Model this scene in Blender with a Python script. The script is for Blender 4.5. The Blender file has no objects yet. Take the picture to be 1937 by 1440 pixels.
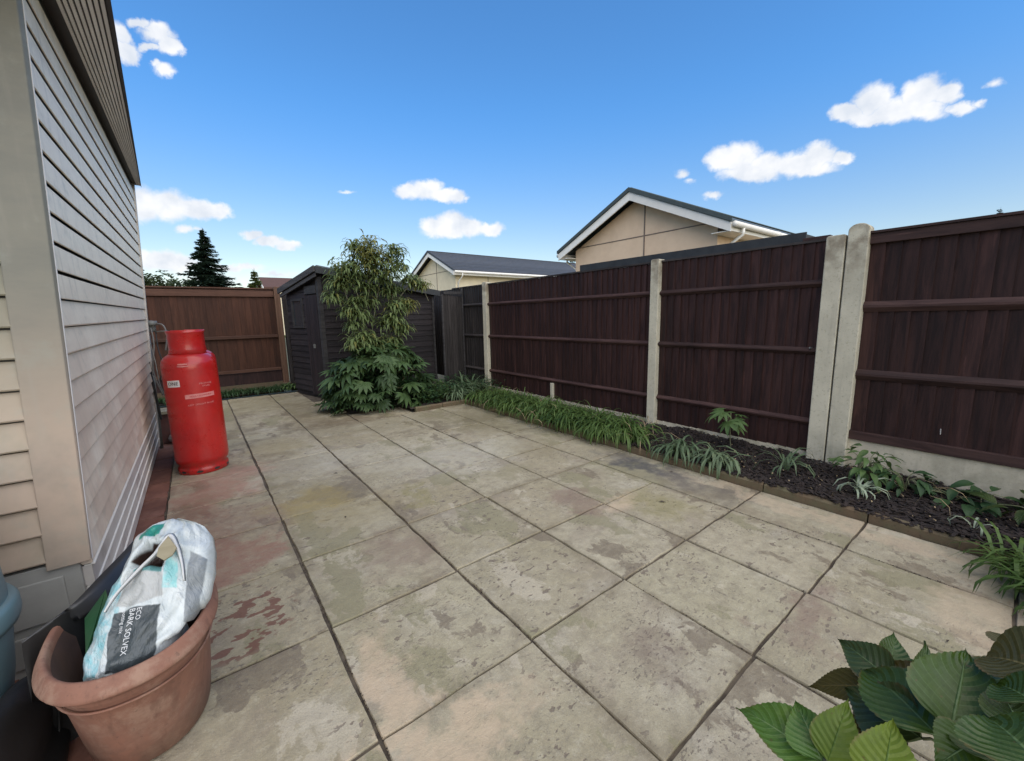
import bpy, math, random
import numpy as np
from mathutils import Vector, Matrix, noise as mnoise
random.seed(7); np.random.seed(7)
PI = math.pi
SC = bpy.context.scene
COL = SC.collection

# ---------------------------------------------------------------- camera
H = 1.42
FPX, YAW, PITCH, ROLL = 771.88, 0.656740, 0.157354, -0.0220455
def cam_axes():
    f = Vector((math.sin(YAW)*math.cos(PITCH), math.cos(YAW)*math.cos(PITCH), -math.sin(PITCH)))
    r = Vector((math.cos(YAW), -math.sin(YAW), 0)); u = r.cross(f)
    c, s = math.cos(ROLL), math.sin(ROLL)
    return f, r*c+u*s, u*c-r*s
CF, CR, CU = cam_axes()
cam = bpy.data.cameras.new('camera'); camo = bpy.data.objects.new('camera', cam); COL.objects.link(camo)
cam.sensor_fit = 'HORIZONTAL'; cam.sensor_width = 36.0; cam.lens = FPX/1937*36.0
cam.clip_start = 0.02; cam.clip_end = 6000
camo.matrix_world = Matrix(((CR.x, CU.x, -CF.x, 0), (CR.y, CU.y, -CF.y, 0), (CR.z, CU.z, -CF.z, H), (0, 0, 0, 1)))
SC.camera = camo
EYE = Vector((0, 0, H))
def ray(x, y): return CF + CR*((x-968.5)/FPX) - CU*((y-720)/FPX)
def at_z(x, y, z):                       # where the sight line of a place in the photo meets a level / plane
    d = ray(x, y); return EYE + d*((z-H)/d.z)
def at_y(x, y, Y): d = ray(x, y); return EYE + d*(Y/d.y)
def at_x(x, y, X): d = ray(x, y); return EYE + d*(X/d.x)
def at_plane(x, y, p0, n): d = ray(x, y); return EYE + d*((p0-EYE).dot(n)/d.dot(n))

# ---------------------------------------------------------------- world, sun, exposure
SUN_EL, SUN_AZ = math.radians(50), math.radians(190)      # azimuth clockwise from +Y
W = bpy.data.worlds.new('World'); SC.world = W; W.use_nodes = True
def build_world():
    nt = W.node_tree; nt.nodes.clear(); N = nt.nodes.new; L = nt.links.new
    def M(op, a, b=None, c=None, clamp=False):
        n = N('ShaderNodeMath'); n.operation = op; n.use_clamp = clamp
        for i, v in enumerate((a, b, c)):
            if v is None: continue
            if isinstance(v, (int, float)): n.inputs[i].default_value = v
            else: L(v, n.inputs[i])
        return n.outputs[0]
    out = N('ShaderNodeOutputWorld'); bg = N('ShaderNodeBackground'); L(bg.outputs[0], out.inputs[0])
    sky = N('ShaderNodeTexSky'); sky.sky_type = 'NISHITA'; sky.sun_disc = False
    sky.sun_elevation = SUN_EL; sky.sun_rotation = SUN_AZ; sky.altitude = 100
    sky.air_density = 1.0; sky.dust_density = 0.35; sky.ozone_density = 2.2
    tc = N('ShaderNodeTexCoord'); sep = N('ShaderNodeSeparateXYZ'); L(tc.outputs['Generated'], sep.inputs[0])
    az = M('MULTIPLY', M('ARCTAN2', sep.outputs[0], sep.outputs[1]), 180/PI)
    el = M('MULTIPLY', M('ARCSINE', sep.outputs[2]), 180/PI)
    cmb = N('ShaderNodeCombineXYZ'); L(az, cmb.inputs[0]); L(el, cmb.inputs[1])
    ns = N('ShaderNodeTexNoise'); ns.inputs['Scale'].default_value = 0.62; ns.inputs['Detail'].default_value = 9; ns.inputs['Roughness'].default_value = 0.6
    L(cmb.outputs[0], ns.inputs['Vector'])
    wsub = N('ShaderNodeVectorMath'); wsub.operation = 'SUBTRACT'; L(ns.outputs['Color'], wsub.inputs[0]); wsub.inputs[1].default_value = (.5, .5, .5)
    wmul = N('ShaderNodeVectorMath'); wmul.operation = 'MULTIPLY'; L(wsub.outputs[0], wmul.inputs[0]); wmul.inputs[1].default_value = (2.2, 1.5, 0)
    wadd = N('ShaderNodeVectorMath'); L(wmul.outputs[0], wadd.inputs[0]); L(cmb.outputs[0], wadd.inputs[1])
    P = wadd.outputs[0]
    # clouds: (azimuth, elevation, half width, half height, opacity)
    def seen(x, y, rx, ry, op=1.0):                        # place in the sky where the photo shows it -> azimuth, elevation, size in degrees
        def ae(x, y): d = ray(x, y).normalized(); return math.degrees(math.atan2(d.x, d.y)), math.degrees(math.asin(d.z))
        a, e = ae(x, y); a2, e2 = ae(x+rx, y); a3, e3 = ae(x, y-ry); return (a, e, math.hypot(a2-a, e2-e), math.hypot(a3-a, e3-e)*.95, op, math.atan2(e2-e, a2-a))
    lobes = [seen(*q) for q in [(262,42,24,12,.8),(298,62,34,22),(322,88,24,20),(285,90,38,9,.7),(228,62,20,26,.8),(238,98,26,26),(310,134,24,16,.8),(296,122,14,10,.6),
      (270,388,50,34),(318,390,58,32),(370,396,50,22),(410,400,34,16),(240,392,40,34),(350,436,24,9,.65),(372,434,16,6,.4),
      (478,446,24,10,.9),(512,457,30,12),(545,464,24,10,.9),(300,492,60,22,.95),(340,500,50,20,.8),(250,490,50,24,.9),(450,506,60,9,.75),(520,520,50,7,.5),(400,530,90,16,.45),(250,535,60,14,.5),
      (775,362,32,17),(808,358,34,22),(838,370,30,16),(862,372,22,14,.8),(880,378,12,6,.5),
      (822,428,30,20),(856,424,36,26),(890,430,34,20),(925,434,30,15),(845,440,50,14,.9),
      (1365,302,36,26),(1400,300,44,32),(1450,314,46,26),(1500,310,46,26),(1546,296,36,28),(1590,300,30,16),(1420,328,70,18),(1530,318,60,16,.9),
      (1600,212,36,20),(1650,190,40,32),(1700,208,60,28),(1745,176,46,34),(1790,178,32,26),(1640,222,60,16),(1750,210,50,22,.9),
      (1815,208,30,14,.8),(1845,202,18,9,.5),(1885,158,22,12,.5),(1292,328,16,12,.6),(1305,346,14,7,.4),(1348,368,24,9,.65),(655,362,24,4,.4)]]
    lobes += [(130,22,9,3.2,1),(150,15,8,2,1),(200,20,9,3,1),(232,12,10,2,1),(262,24,8,3,1),(300,16,9,2.5,1),(330,20,6,2,1),(108,12,6,1.6,1)]  # added clouds out of view that whiten the blue skylight
    cur = None; curs = None
    for (a, e, ra, re, op, *rot) in lobes:
        if a > 180: a -= 360
        m = N('ShaderNodeMapping'); m.vector_type = 'TEXTURE'; L(P, m.inputs[0]); m.inputs[1].default_value = (a, e, 0)
        m.inputs[2].default_value = (0, 0, rot[0] if rot else 0); m.inputs[3].default_value = (ra*1.18, re*1.22, 1)
        l = N('ShaderNodeVectorMath'); l.operation = 'LENGTH'; L(m.outputs[0], l.inputs[0])
        f = M('MULTIPLY', M('SUBTRACT', 1.0, l.outputs['Value'], None, True), op)
        cur = f if cur is None else M('MAXIMUM', cur, f)
    mr = N('ShaderNodeMapRange'); mr.interpolation_type = 'SMOOTHSTEP'; L(cur, mr.inputs[0])
    mr.inputs[1].default_value = 0.03; mr.inputs[2].default_value = 0.5; mr.inputs[3].default_value = 0; mr.inputs[4].default_value = 0.97
    ns2 = N('ShaderNodeTexNoise'); ns2.inputs['Scale'].default_value = 0.33; ns2.inputs['Detail'].default_value = 6; L(cmb.outputs[0], ns2.inputs['Vector'])
    up = N('ShaderNodeVectorMath'); L(cmb.outputs[0], up.inputs[0]); up.inputs[1].default_value = (0, .55, 0)
    mr2 = N('ShaderNodeMapRange'); L(ns2.outputs[0], mr2.inputs[0]); mr2.inputs[1].default_value = .35; mr2.inputs[2].default_value = .6
    cc = N('ShaderNodeMix'); cc.data_type = 'RGBA'; cc.inputs[6].default_value = (0.74, 0.79, 0.87, 1); cc.inputs[7].default_value = (0.98, 0.985, 1.0, 1); L(mr2.outputs[0], cc.inputs[0])
    # sky colour brought to its strength, then the clouds over it
    gm = N('ShaderNodeVectorMath'); gm.operation = 'MULTIPLY'; L(sky.outputs[0], gm.inputs[0])
    ge = N('ShaderNodeMapRange'); ge.interpolation_type = 'SMOOTHSTEP'; L(el, ge.inputs[0]); ge.inputs[1].default_value = 2; ge.inputs[2].default_value = 26
    gx = N('ShaderNodeMix'); gx.data_type = 'RGBA'; L(ge.outputs[0], gx.inputs[0]); gx.inputs[6].default_value = (*SKY_LOW, 1); gx.inputs[7].default_value = (*SKY_HIGH, 1); L(gx.outputs[2], gm.inputs[1])
    mx = N('ShaderNodeMix'); mx.data_type = 'RGBA'; L(mr.outputs[0], mx.inputs[0]); L(gm.outputs[0], mx.inputs[6])
    cs = N('ShaderNodeVectorMath'); cs.operation = 'SCALE'; L(cc.outputs[2], cs.inputs[0]); cs.inputs['Scale'].default_value = CLOUD_GAIN
    L(cs.outputs[0], mx.inputs[7])
    L(mx.outputs[2], bg.inputs[0]); bg.inputs[1].default_value = SKY_STRENGTH
SKY_STRENGTH = 0.15
SKY_LOW, SKY_HIGH = (1.20, 1.06, .92), (0.64, 1.20, 1.58)
CLOUD_GAIN = 7.0
build_world()
sd = bpy.data.lights.new('sun', 'SUN'); sd.energy = 4.6; sd.angle = math.radians(108); sd.color = (1.0, 0.86, 0.66)
so = bpy.data.objects.new('sun', sd); COL.objects.link(so)
sv = Vector((math.sin(SUN_AZ)*math.cos(SUN_EL), math.cos(SUN_AZ)*math.cos(SUN_EL), math.sin(SUN_EL)))
so.rotation_euler = (-sv).to_track_quat('-Z', 'Y').to_euler(); so.location = sv*50
SC.view_settings.view_transform = 'Standard'; SC.view_settings.look = 'None'
SC.view_settings.exposure = 0.0; SC.view_settings.gamma = 1.0; SC.view_settings.use_curve_mapping = False

# ---------------------------------------------------------------- materials
def s2l(c):
    return tuple(((v/255)/12.92 if v/255 <= .04045 else (((v/255)+.055)/1.055)**2.4) for v in c)
class NT:
    def __init__(s, name):
        s.m = bpy.data.materials.new(name); s.m.use_nodes = True; s.t = s.m.node_tree
        s.b = s.t.nodes['Principled BSDF']; s.N = s.t.nodes.new; s.L = s.t.links.new
    def node(s, k, **kw):
        n = s.N(k)
        for a, v in kw.items(): setattr(n, a, v)
        return n
    def set(s, sock, v):
        if isinstance(v, bpy.types.NodeSocket): s.L(v, sock)
        elif isinstance(v, (tuple, list)) and len(v) == 3 and sock.type == 'RGBA': sock.default_value = (*v, 1)
        else: sock.default_value = v
    def math(s, op, a, b=None, c=None, clamp=False):
        n = s.node('ShaderNodeMath', operation=op, use_clamp=clamp)
        for i, v in enumerate((a, b, c)):
            if v is not None: s.set(n.inputs[i], v)
        return n.outputs[0]
    def vm(s, op, a, b=None):
        n = s.node('ShaderNodeVectorMath', operation=op); s.set(n.inputs[0], a)
        if b is not None: s.set(n.inputs[1], b)
        return n.outputs['Value'] if op in ('LENGTH', 'DISTANCE', 'DOT_PRODUCT') else n.outputs[0]
    def mix(s, f, a, b, mode='MIX'):
        n = s.node('ShaderNodeMix', data_type='RGBA', blend_type=mode); s.set(n.inputs[0], f); s.set(n.inputs[6], a); s.set(n.inputs[7], b)
        return n.outputs[2]
    def noise(s, vec, scale, detail=4, rough=.55, dist=0.0, col=False):
        n = s.node('ShaderNodeTexNoise'); s.L(vec, n.inputs['Vector']); n.inputs['Scale'].default_value = scale
        n.inputs['Detail'].default_value = detail; n.inputs['Roughness'].default_value = rough; n.inputs['Distortion'].default_value = dist
        return n.outputs['Color' if col else 0]
    def voro(s, vec, scale, feat='F1', rnd=1.0):
        n = s.node('ShaderNodeTexVoronoi', feature=feat); s.L(vec, n.inputs['Vector']); n.inputs['Scale'].default_value = scale; n.inputs['Randomness'].default_value = rnd
        return n.outputs['Distance']
    def ramp(s, v, lo, hi, a=0.0, b=1.0, smooth=True):
        n = s.node('ShaderNodeMapRange'); n.interpolation_type = 'SMOOTHSTEP' if smooth else 'LINEAR'
        s.L(v, n.inputs[0]); n.inputs[1].default_value = lo; n.inputs[2].default_value = hi; n.inputs[3].default_value = a; n.inputs[4].default_value = b
        return n.outputs[0]
    def bump(s, h, strength, dist=.01, prev=None):
        n = s.node('ShaderNodeBump'); s.L(h, n.inputs['Height']); n.inputs['Strength'].default_value = strength; n.inputs['Distance'].default_value = dist
        if prev is not None: s.L(prev, n.inputs['Normal'])
        return n.outputs[0]
    def pos(s): return s.node('ShaderNodeNewGeometry').outputs['Position']
    def obj(s, rnd=True):
        o = s.node('ShaderNodeTexCoord').outputs['Object']
        if not rnd: return o
        r = s.node('ShaderNodeObjectInfo').outputs['Random']
        c = s.node('ShaderNodeCombineXYZ'); s.L(s.math('MULTIPLY', r, 37.0), c.inputs[0]); s.L(s.math('MULTIPLY', r, 91.0), c.inputs[1]); s.L(s.math('MULTIPLY', r, 53.0), c.inputs[2])
        return s.vm('ADD', o, c.outputs[0])
    def rnd(s): return s.node('ShaderNodeObjectInfo').outputs['Random']
    def out(s, col=None, rough=None, normal=None, **kw):
        if col is not None: s.set(s.b.inputs['Base Color'], col)
        if rough is not None: s.set(s.b.inputs['Roughness'], rough)
        if normal is not None: s.L(normal, s.b.inputs['Normal'])
        for k, v in kw.items(): s.set(s.b.inputs[k.replace('_', ' ')], v)
        return s.m

def m_plain(name, c1, c2=None, rough=.6, scale=6, bump=.15, bscale=40, stretch=(1, 1, 1), var=.15, dirt=None, spec=.5, **kw):
    t = NT(name); v = t.obj(); vs = t.vm('MULTIPLY', v, stretch)
    c2 = c2 or tuple(x*.75 for x in c1)
    n = t.noise(vs, scale, 5, .6); col = t.mix(t.ramp(n, .3, .7), c1, c2)
    val = t.math('ADD', t.math('MULTIPLY', t.rnd(), var), 1-var/2)
    col = t.mix(1.0, col, t.vm('MULTIPLY', val, (1, 1, 1)) if False else _grey(t, val), 'MULTIPLY')
    if dirt:
        dcol, amt = dirt; d = t.noise(t.pos(), 3.1, 6, .65); col = t.mix(t.ramp(d, .5, .75, 0, amt), col, dcol)
    nb = t.bump(t.noise(vs, bscale, 4, .6), bump, .004)
    return t.out(col, rough, nb, Specular_IOR_Level=spec, **kw)
def _grey(t, v):
    c = t.node('ShaderNodeCombineColor'); t.L(v, c.inputs[0]); t.L(v, c.inputs[1]); t.L(v, c.inputs[2]); return c.outputs[0]

def m_slab():
    t = NT('riven_paving_stone'); p = t.pos(); o = t.obj()
    r = t.rnd()
    base = t.node('ShaderNodeValToRGB'); t.L(r, base.inputs[0]); e = base.color_ramp.elements
    cols = [(0, (.36, .32, .212)), (.22, (.405, .36, .248)), (.42, (.30, .26, .165)), (.6, (.40, .355, .25)), (.78, (.325, .275, .175)), (1, (.375, .335, .233))]
    while len(e) < len(cols): e.new(.5)
    for el, (q, c) in zip(e, cols): el.position = q; el.color = (*c, 1)
    col = base.outputs[0]
    big = t.noise(o, 1.6, 5, .6, .4); col = t.mix(t.ramp(big, .42, .72, 0, .55), col, (.25, .215, .125))
    big2 = t.noise(t.vm('ADD', o, (9, 3, 0)), 2.3, 6, .65, .5); col = t.mix(t.ramp(big2, .5, .72, 0, .55), col, (.215, .165, .13))
    big3 = t.noise(t.vm('ADD', o, (2, 13, 0)), 2.9, 5, .6); col = t.mix(t.ramp(big3, .5, .75, 0, .5), col, (.46, .42, .34))
    med = t.noise(p, 14, 8, .7); col = t.mix(t.ramp(med, .38, .68, 0, .55), col, (.205, .175, .12)); med2 = t.noise(t.vm('ADD', p, (4, 4, 0)), 22, 8, .75); col = t.mix(t.ramp(med2, .5, .72, 0, .45), col, (.50, .455, .34))
    oc = t.node('ShaderNodeTexCoord').outputs['Object']; so_ = t.node('ShaderNodeSeparateXYZ'); t.L(oc, so_.inputs[0])
    ed_ = t.math('MAXIMUM', t.math('ABSOLUTE', so_.outputs[0]), t.math('ABSOLUTE', so_.outputs[1])); en = t.math('MULTIPLY', t.math('SUBTRACT', t.noise(p, 9, 7, .7), .5), .16)
    edge = t.math('MULTIPLY', t.ramp(t.math('ADD', ed_, en), .255, .335), t.ramp(t.noise(p, 2.1, 4, .6), .42, .6)); col = t.mix(t.math('MULTIPLY', edge, .6), col, (.15, .12, .075))
    o2 = t.vm('ADD', o, (17, 5, 0)); wz = t.noise(p, 7, 4, .6, 0, True); o3 = t.vm('ADD', t.vm('MULTIPLY', o2, (1, .62, 1)), t.vm('MULTIPLY', t.vm('SUBTRACT', wz, (.5, .5, .5)), (.14, .14, 0)))
    damp = t.ramp(t.noise(o3, 2.1, 10, .66), .57, .592); col = t.mix(t.math('MULTIPLY', damp, t.ramp(t.noise(p, 17, 6, .7), .3, .6, .45, .85)), col, (.17, .135, .09))
    damp2 = t.ramp(t.noise(t.vm('ADD', o3, (3, 31, 0)), 1.5, 9, .62), .58, .60); col = t.mix(t.math('MULTIPLY', damp2, .7), col, (.215, .195, .11))
    pale = t.ramp(t.noise(t.vm('ADD', o3, (33, 1, 0)), 2.6, 9, .65), .60, .625); col = t.mix(t.math('MULTIPLY', pale, .5), col, (.47, .415, .315))
    scr = t.math('MULTIPLY', t.ramp(t.noise(t.vm('MULTIPLY', p, (30, 11, 1)), 1.0, 6, .7), .58, .66), t.ramp(t.noise(t.vm('ADD', o, (7, 7, 7)), 2.7, 4, .6), .54, .66)); col = t.mix(t.math('MULTIPLY', scr, .6), col, (.15, .12, .085))
    # small dark marks drawn out with the grain of the stone, in groups
    w = t.noise(p, 5, 3, .6, 0, True); pw = t.vm('ADD', t.vm('MULTIPLY', p, (1, 1.6, 1)), t.vm('MULTIPLY', t.vm('SUBTRACT', w, (.5, .5, .5)), (.09, .09, .09)))
    group = t.ramp(t.noise(o, 3.2, 3, .5), .46, .66)
    marks = t.math('MULTIPLY', t.ramp(t.noise(pw, 46, 3, .55), .58, .64), group)
    col = t.mix(t.math('MULTIPLY', marks, .75), col, (.13, .105, .08))
    chips = t.math('MULTIPLY', t.ramp(t.noise(pw, 19, 3.2, .5), .625, .642), t.ramp(t.noise(t.vm('ADD', o, (5, 5, 5)), 2.5, 2, .5), .46, .6))
    col = t.mix(t.math('MULTIPLY', chips, .8), col, (.14, .108, .08))
    pits = t.ramp(t.voro(p, 30), .10, .05); col = t.mix(t.math('MULTIPLY', pits, .5), col, (.10, .09, .07))
    grain = t.noise(p, 170, 4, .8); col = t.mix(t.ramp(grain, .45, .7, 0, .42), col, (.17, .15, .115)); gr2 = t.noise(p, 260, 3, .8); col = t.mix(t.ramp(gr2, .55, .75, 0, .4), col, (.55, .52, .44))
    # single stains of their own shape: (x, y, rx, ry, colour, amount, edge)
    wob = t.noise(p, 4.5, 6, .65, 0, True); pq = t.vm('ADD', p, t.vm('MULTIPLY', t.vm('SUBTRACT', wob, (.5, .5, .5)), (.75, .75, 0)))
    red, tan, olive, dark, pur = (.235, .125, .09), (.46, .36, .245), (.235, .205, .095), (.07, .068, .07), (.215, .155, .115)
    S = [(-.02, 2.88, .30, .30, red, .85, .12), (.0, 4.15, .26, .30, (.34, .19, .14), .8, .25), (.1, 4.55, .3, .2, (.36, .21, .16), .7, .3), (.05, 3.4, .35, .28, (.2, .125, .09), .65, .3),
         (-.2, 3.6, .2, .8, (.24, .13, .09), .55, .4), (.43, 1.38, .11, .36, tan, .9, .3), (.62, 1.05, .24, .10, tan, .85, .3), (2.44, 1.85, .20, .10, tan, .9, .35), (2.62, 1.62, .20, .24, olive, .7, .3),
         (3.2, 2.15, .15, .42, dark, .9, .3), (3.12, 1.62, .16, .35, (.12, .10, .085), .7, .4), (.56, 3.42, .26, .26, (.30, .235, .10), .85, .3), (.75, 3.05, .3, .25, (.26, .21, .10), .5, .5),
         (1.29, 2.97, .10, .22, olive, .7, .15), (2.18, 2.1, .15, .26, pur, .8, .2), (.87, 2.28, .2, .2, pur, .7, .45), (1.37, .84, .12, .12, (.17, .13, .10), .7, .5), (2.15, .54, .24, .1, pur, .8, .3),
         (3.28, .75, .07, 1.0, tan, .6, .3), (2.75, -.02, .35, .16, tan, .6, .3), (2.15, 2.86, .2, .14, (.25, .22, .135), .8, .3), (2.8, 3.3, .25, .3, (.24, .2, .12), .6, .4), (3.0, 4.6, .45, .7, (.17, .145, .08), .8, .4),
         (2.4, 5.3, .9, .4, (.2, .17, .10), .6, .5), (1.25, 6.8, .3, 1.3, (.17, .135, .075), .75, .4), (1.6, 5.9, .5, .25, (.13, .095, .055), .85, .4), (.75, 8.3, .5, .8, (.22, .19, .11), .6, .4), (.62, 5.2, .3, .35, (.27, .225, .12), .6, .4), (2.95, 1.25, .05, .7, (.19, .15, .10), .5, .5), (1.0, 4.3, .5, .4, (.42, .40, .33), .4, .5), (2.0, 3.6, .6, .4, (.43, .41, .34), .5, .5)]
    stv = t.ramp(t.noise(p, 11, 7, .7), .25, .6, .35, 1.0)
    for (x, y, rx, ry, c, a, ed) in S:
        d = t.vm('LENGTH', t.vm('MULTIPLY', t.vm('SUBTRACT', pq, (x, y, 0)), (1/rx, 1/ry, 0)))
        col = t.mix(t.math('MULTIPLY', t.ramp(d, 1.05+ed*1.6, .95-ed*1.6, 0, min(1, a*.95)), stv), col, c)
    # sharp rust coloured flakes on one slab near the pot
    fl = t.math('MULTIPLY', t.ramp(t.noise(t.vm('ADD', pw, (.33, .1, 0)), 9.5, 5, .55), .535, .565), t.ramp(t.vm('LENGTH', t.vm('MULTIPLY', t.vm('SUBTRACT', p, (.02, 2.2, 0)), (1/.26, 1/.30, 0))), 1.05, .75))
    col = t.mix(t.math('MULTIPLY', fl, .85), col, (.155, .068, .048))
    h1 = t.noise(t.vm('MULTIPLY', p, (1, 1.35, 1)), 6, 9, .66, .5); h2 = t.noise(p, 60, 5, .7)
    nb = t.bump(h1, .55, .014); nb = t.bump(h2, .7, .0035, nb); nb = t.bump(grain, .5, .0015, nb); nb = t.bump(t.math('SUBTRACT', 1.0, t.math('MAXIMUM', marks, chips)), .5, .003, nb)
    rough = t.math('SUBTRACT', t.ramp(t.noise(p, 2.2, 4, .6), .35, .7, .62, .88), t.math('MULTIPLY', damp, .2))
    return t.out(col, rough, nb, Specular_IOR_Level=.35)

def m_wood(name, c1, c2, c3, vertical=True, var=.55, gloss=.7):
    t = NT(name); v = t.obj(); st = (14, 14, 1.1) if vertical else (1.1, 1.1, 14)
    vs = t.vm('MULTIPLY', v, st)
    g = t.noise(vs, 1.6, 6, .65, .6); col = t.mix(t.ramp(g, .32, .68), c1, c2)
    fd = t.ramp(t.noise(t.vm('MULTIPLY', v, (st[0]*1.7, st[1]*1.7, st[2]*1.7)), 1.3, 7, .75), .56, .74, 0, .55); col = t.mix(fd, col, tuple(min(1, x*2.1) for x in c2)); wv = t.noise(t.vm('MULTIPLY', t.pos(), (2.3, 2.3, 1.2)), 1.7, 5, .65); col = t.mix(t.ramp(wv, .5, .8, 0, .65), col, c3)
    val = t.math('ADD', t.math('MULTIPLY', t.rnd(), var), 1-var/2); col = t.mix(1.0, col, _grey(t, val), 'MULTIPLY')
    kn = t.ramp(t.voro(t.vm('MULTIPLY', v, (6, 6, 1.6) if vertical else (1.6, 1.6, 6)), 1.0), .10, .03); col = t.mix(t.math('MULTIPLY', kn, .5), col, tuple(x*.4 for x in c1))
    nb = t.bump(t.noise(vs, 3.5, 5, .7), .45, .004)
    return t.out(col, gloss, nb, Specular_IOR_Level=.3)

def m_concrete(name, c, dark, moss=.5):
    t = NT(name); v = t.obj(); p = t.pos()
    col = t.mix(t.ramp(t.noise(v, 3, 6, .65), .3, .7), c, tuple(x*.78 for x in c))
    col = t.mix(t.ramp(t.noise(v, 45, 3, .7), .55, .68, 0, .45), col, dark)
    sep = t.node('ShaderNodeSeparateXYZ'); t.L(p, sep.inputs[0])
    drip = t.noise(t.vm('MULTIPLY', v, (9, 9, .8)), 1.5, 5, .6); col = t.mix(t.ramp(drip, .5, .72, 0, .45), col, tuple(x*.6 for x in c))
    top = t.math('MULTIPLY', t.ramp(sep.outputs[2], 1.5, 2.05), t.ramp(t.noise(v, 7, 5, .6), .35, .65)); col = t.mix(t.math('MULTIPLY', top, moss), col, (.13, .095, .06))
    gr = t.math('MULTIPLY', t.ramp(sep.outputs[2], .35, .0), t.ramp(t.noise(v, 6, 5, .6), .4, .7)); col = t.mix(t.math('MULTIPLY', gr, .6), col, (.12, .13, .07))
    nb = t.bump(t.noise(v, 70, 5, .75), .5, .004)
    return t.out(col, .88, nb, Specular_IOR_Level=.25)

def m_leaf(name, c1, c2, vein=(.25, .33, .14), rough=.38, var=.4, veins=False, trans=.25, scale=6):
    t = NT(name); v = t.obj(); p = t.pos()
    val = t.rnd(); n = t.noise(p, scale, 3, .6)
    f = t.math('ADD', t.math('MULTIPLY', val, .6), t.math('MULTIPLY', t.ramp(n, .3, .7), .4))
    col = t.mix(f, c1, c2); col = t.mix(t.ramp(t.noise(p, scale*4.3, 6, .7), .52, .72, 0, .5), col, tuple(x*.45 for x in c1)); col = t.mix(t.ramp(t.noise(t.vm('ADD', p, (3, 3, 3)), scale*1.7, 4, .6), .55, .75, 0, .4), col, (c2[0]*1.5, c2[1]*1.25, c2[2]*.9))
    nb = t.bump(t.noise(v, 30, 3, .6), .15, .003)
    if veins:
        uv = t.node('ShaderNodeUVMap'); sp = t.node('ShaderNodeSeparateXYZ'); t.L(uv.outputs[0], sp.inputs[0])
        u, w = sp.outputs[0], sp.outputs[1]          # u along 0..1, w across -1..1
        aw = t.math('ABSOLUTE', w)
        mid = t.ramp(aw, .045, .01)
        ph = t.math('SUBTRACT', t.math('MULTIPLY', u, 9.5), t.math('MULTIPLY', aw, 2.2)); fr = t.math('ABSOLUTE', t.math('SUBTRACT', t.math('FRACT', ph), .5))
        side = t.ramp(fr, .07, .0)
        ph2 = t.noise(t.vm('MULTIPLY', uv.outputs[0], (1, .5, 1)), 22, 3, .6)
        col = t.mix(t.math('MULTIPLY', side, .42), col, vein); sec = t.ramp(t.math('ABSOLUTE', t.math('SUBTRACT', t.math('FRACT', t.math('ADD', t.math('MULTIPLY', aw, 6.0), t.math('MULTIPLY', u, 4.0))), .5)), .10, .0); col = t.mix(t.math('MULTIPLY', sec, .12), col, vein); col = t.mix(t.math('MULTIPLY', mid, .75), col, vein)
        col = t.mix(t.ramp(ph2, .5, .75, 0, .3), col, tuple(x*.55 for x in c1))
        hgt = t.math('SUBTRACT', t.math('ADD', t.math('MULTIPLY', fr, 1.2), t.math('MULTIPLY', ph2, .25)), t.math('MULTIPLY', mid, .6))
        nb = t.bump(hgt, .6, .0035)
    if veins:
        sp2 = t.ramp(t.noise(p, 55, 4, .65), .66, .70); col = t.mix(t.math('MULTIPLY', sp2, .7), col, (.09, .055, .02)); eg = t.math('MULTIPLY', t.ramp(aw, .86, 1.0), t.ramp(t.noise(p, 20, 4, .6), .45, .6)); col = t.mix(t.math('MULTIPLY', eg, .6), col, (.13, .085, .035))
        rough = t.ramp(t.noise(p, 14, 4, .6), .35, .65, .28, .5)
    m = t.out(col, rough, nb, Specular_IOR_Level=.33 if veins else .2)
    if trans:
        tr = t.N('ShaderNodeBsdfTranslucent'); t.set(tr.inputs[0], t.mix(.5, col, tuple(min(1, x*1.8) for x in c2)))
        mxs = t.N('ShaderNodeMixShader'); mxs.inputs[0].default_value = trans
        t.L(t.b.outputs[0], mxs.inputs[1]); t.L(tr.outputs[0], mxs.inputs[2]); t.L(mxs.outputs[0], t.t.nodes['Material Output'].inputs[0])
    return m

M = {}
M['slab'] = m_slab()
M['mortar'] = m_plain('joint_mortar', (.045, .034, .024), (.125, .10, .07), .95, 9, .5, 60, dirt=((.035, .028, .02), .9))
M['redslab'] = m_plain('red_brick_paving', (.17, .07, .045), (.11, .045, .03), .8, 9, .5, 50, dirt=((.28, .15, .11), .5), var=.4)
M['soil'] = m_plain('dark_soil', (.022, .016, .012), (.045, .03, .022), .95, 14, 1.0, 60)
M['bark'] = m_plain('bark_chips', (.009, .006, .005), (.026, .016, .012), .85, 20, .5, 60, var=.6)
M['ground'] = m_plain('rough_ground', (.06, .07, .03), (.09, .075, .045), .95, 2, .5, 30)
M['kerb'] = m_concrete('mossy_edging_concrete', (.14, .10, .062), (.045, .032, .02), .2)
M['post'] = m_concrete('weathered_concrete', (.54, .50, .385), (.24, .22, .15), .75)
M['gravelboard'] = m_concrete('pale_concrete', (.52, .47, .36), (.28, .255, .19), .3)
M['fence'] = m_wood('dark_brown_fence_timber', (.018, .0075, .0068), (.046, .020, .0165), (.010, .005, .005))
M['fenceh'] = m_wood('dark_brown_rail_timber', (.026, .012, .0105), (.060, .031, .026), (.018, .0095, .0085), False)
M['fencegrey'] = m_wood('blackened_fence_timber', (.018, .015, .014), (.04, .034, .032), (.012, .011, .011))
M['fencegreyh'] = m_wood('blackened_rail_timber', (.028, .022, .02), (.055, .046, .042), (.015, .013, .013), False)
M['bfence'] = m_wood('red_brown_fence_timber', (.042, .015, .0075), (.070, .027, .014), (.028, .012, .008))
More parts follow.
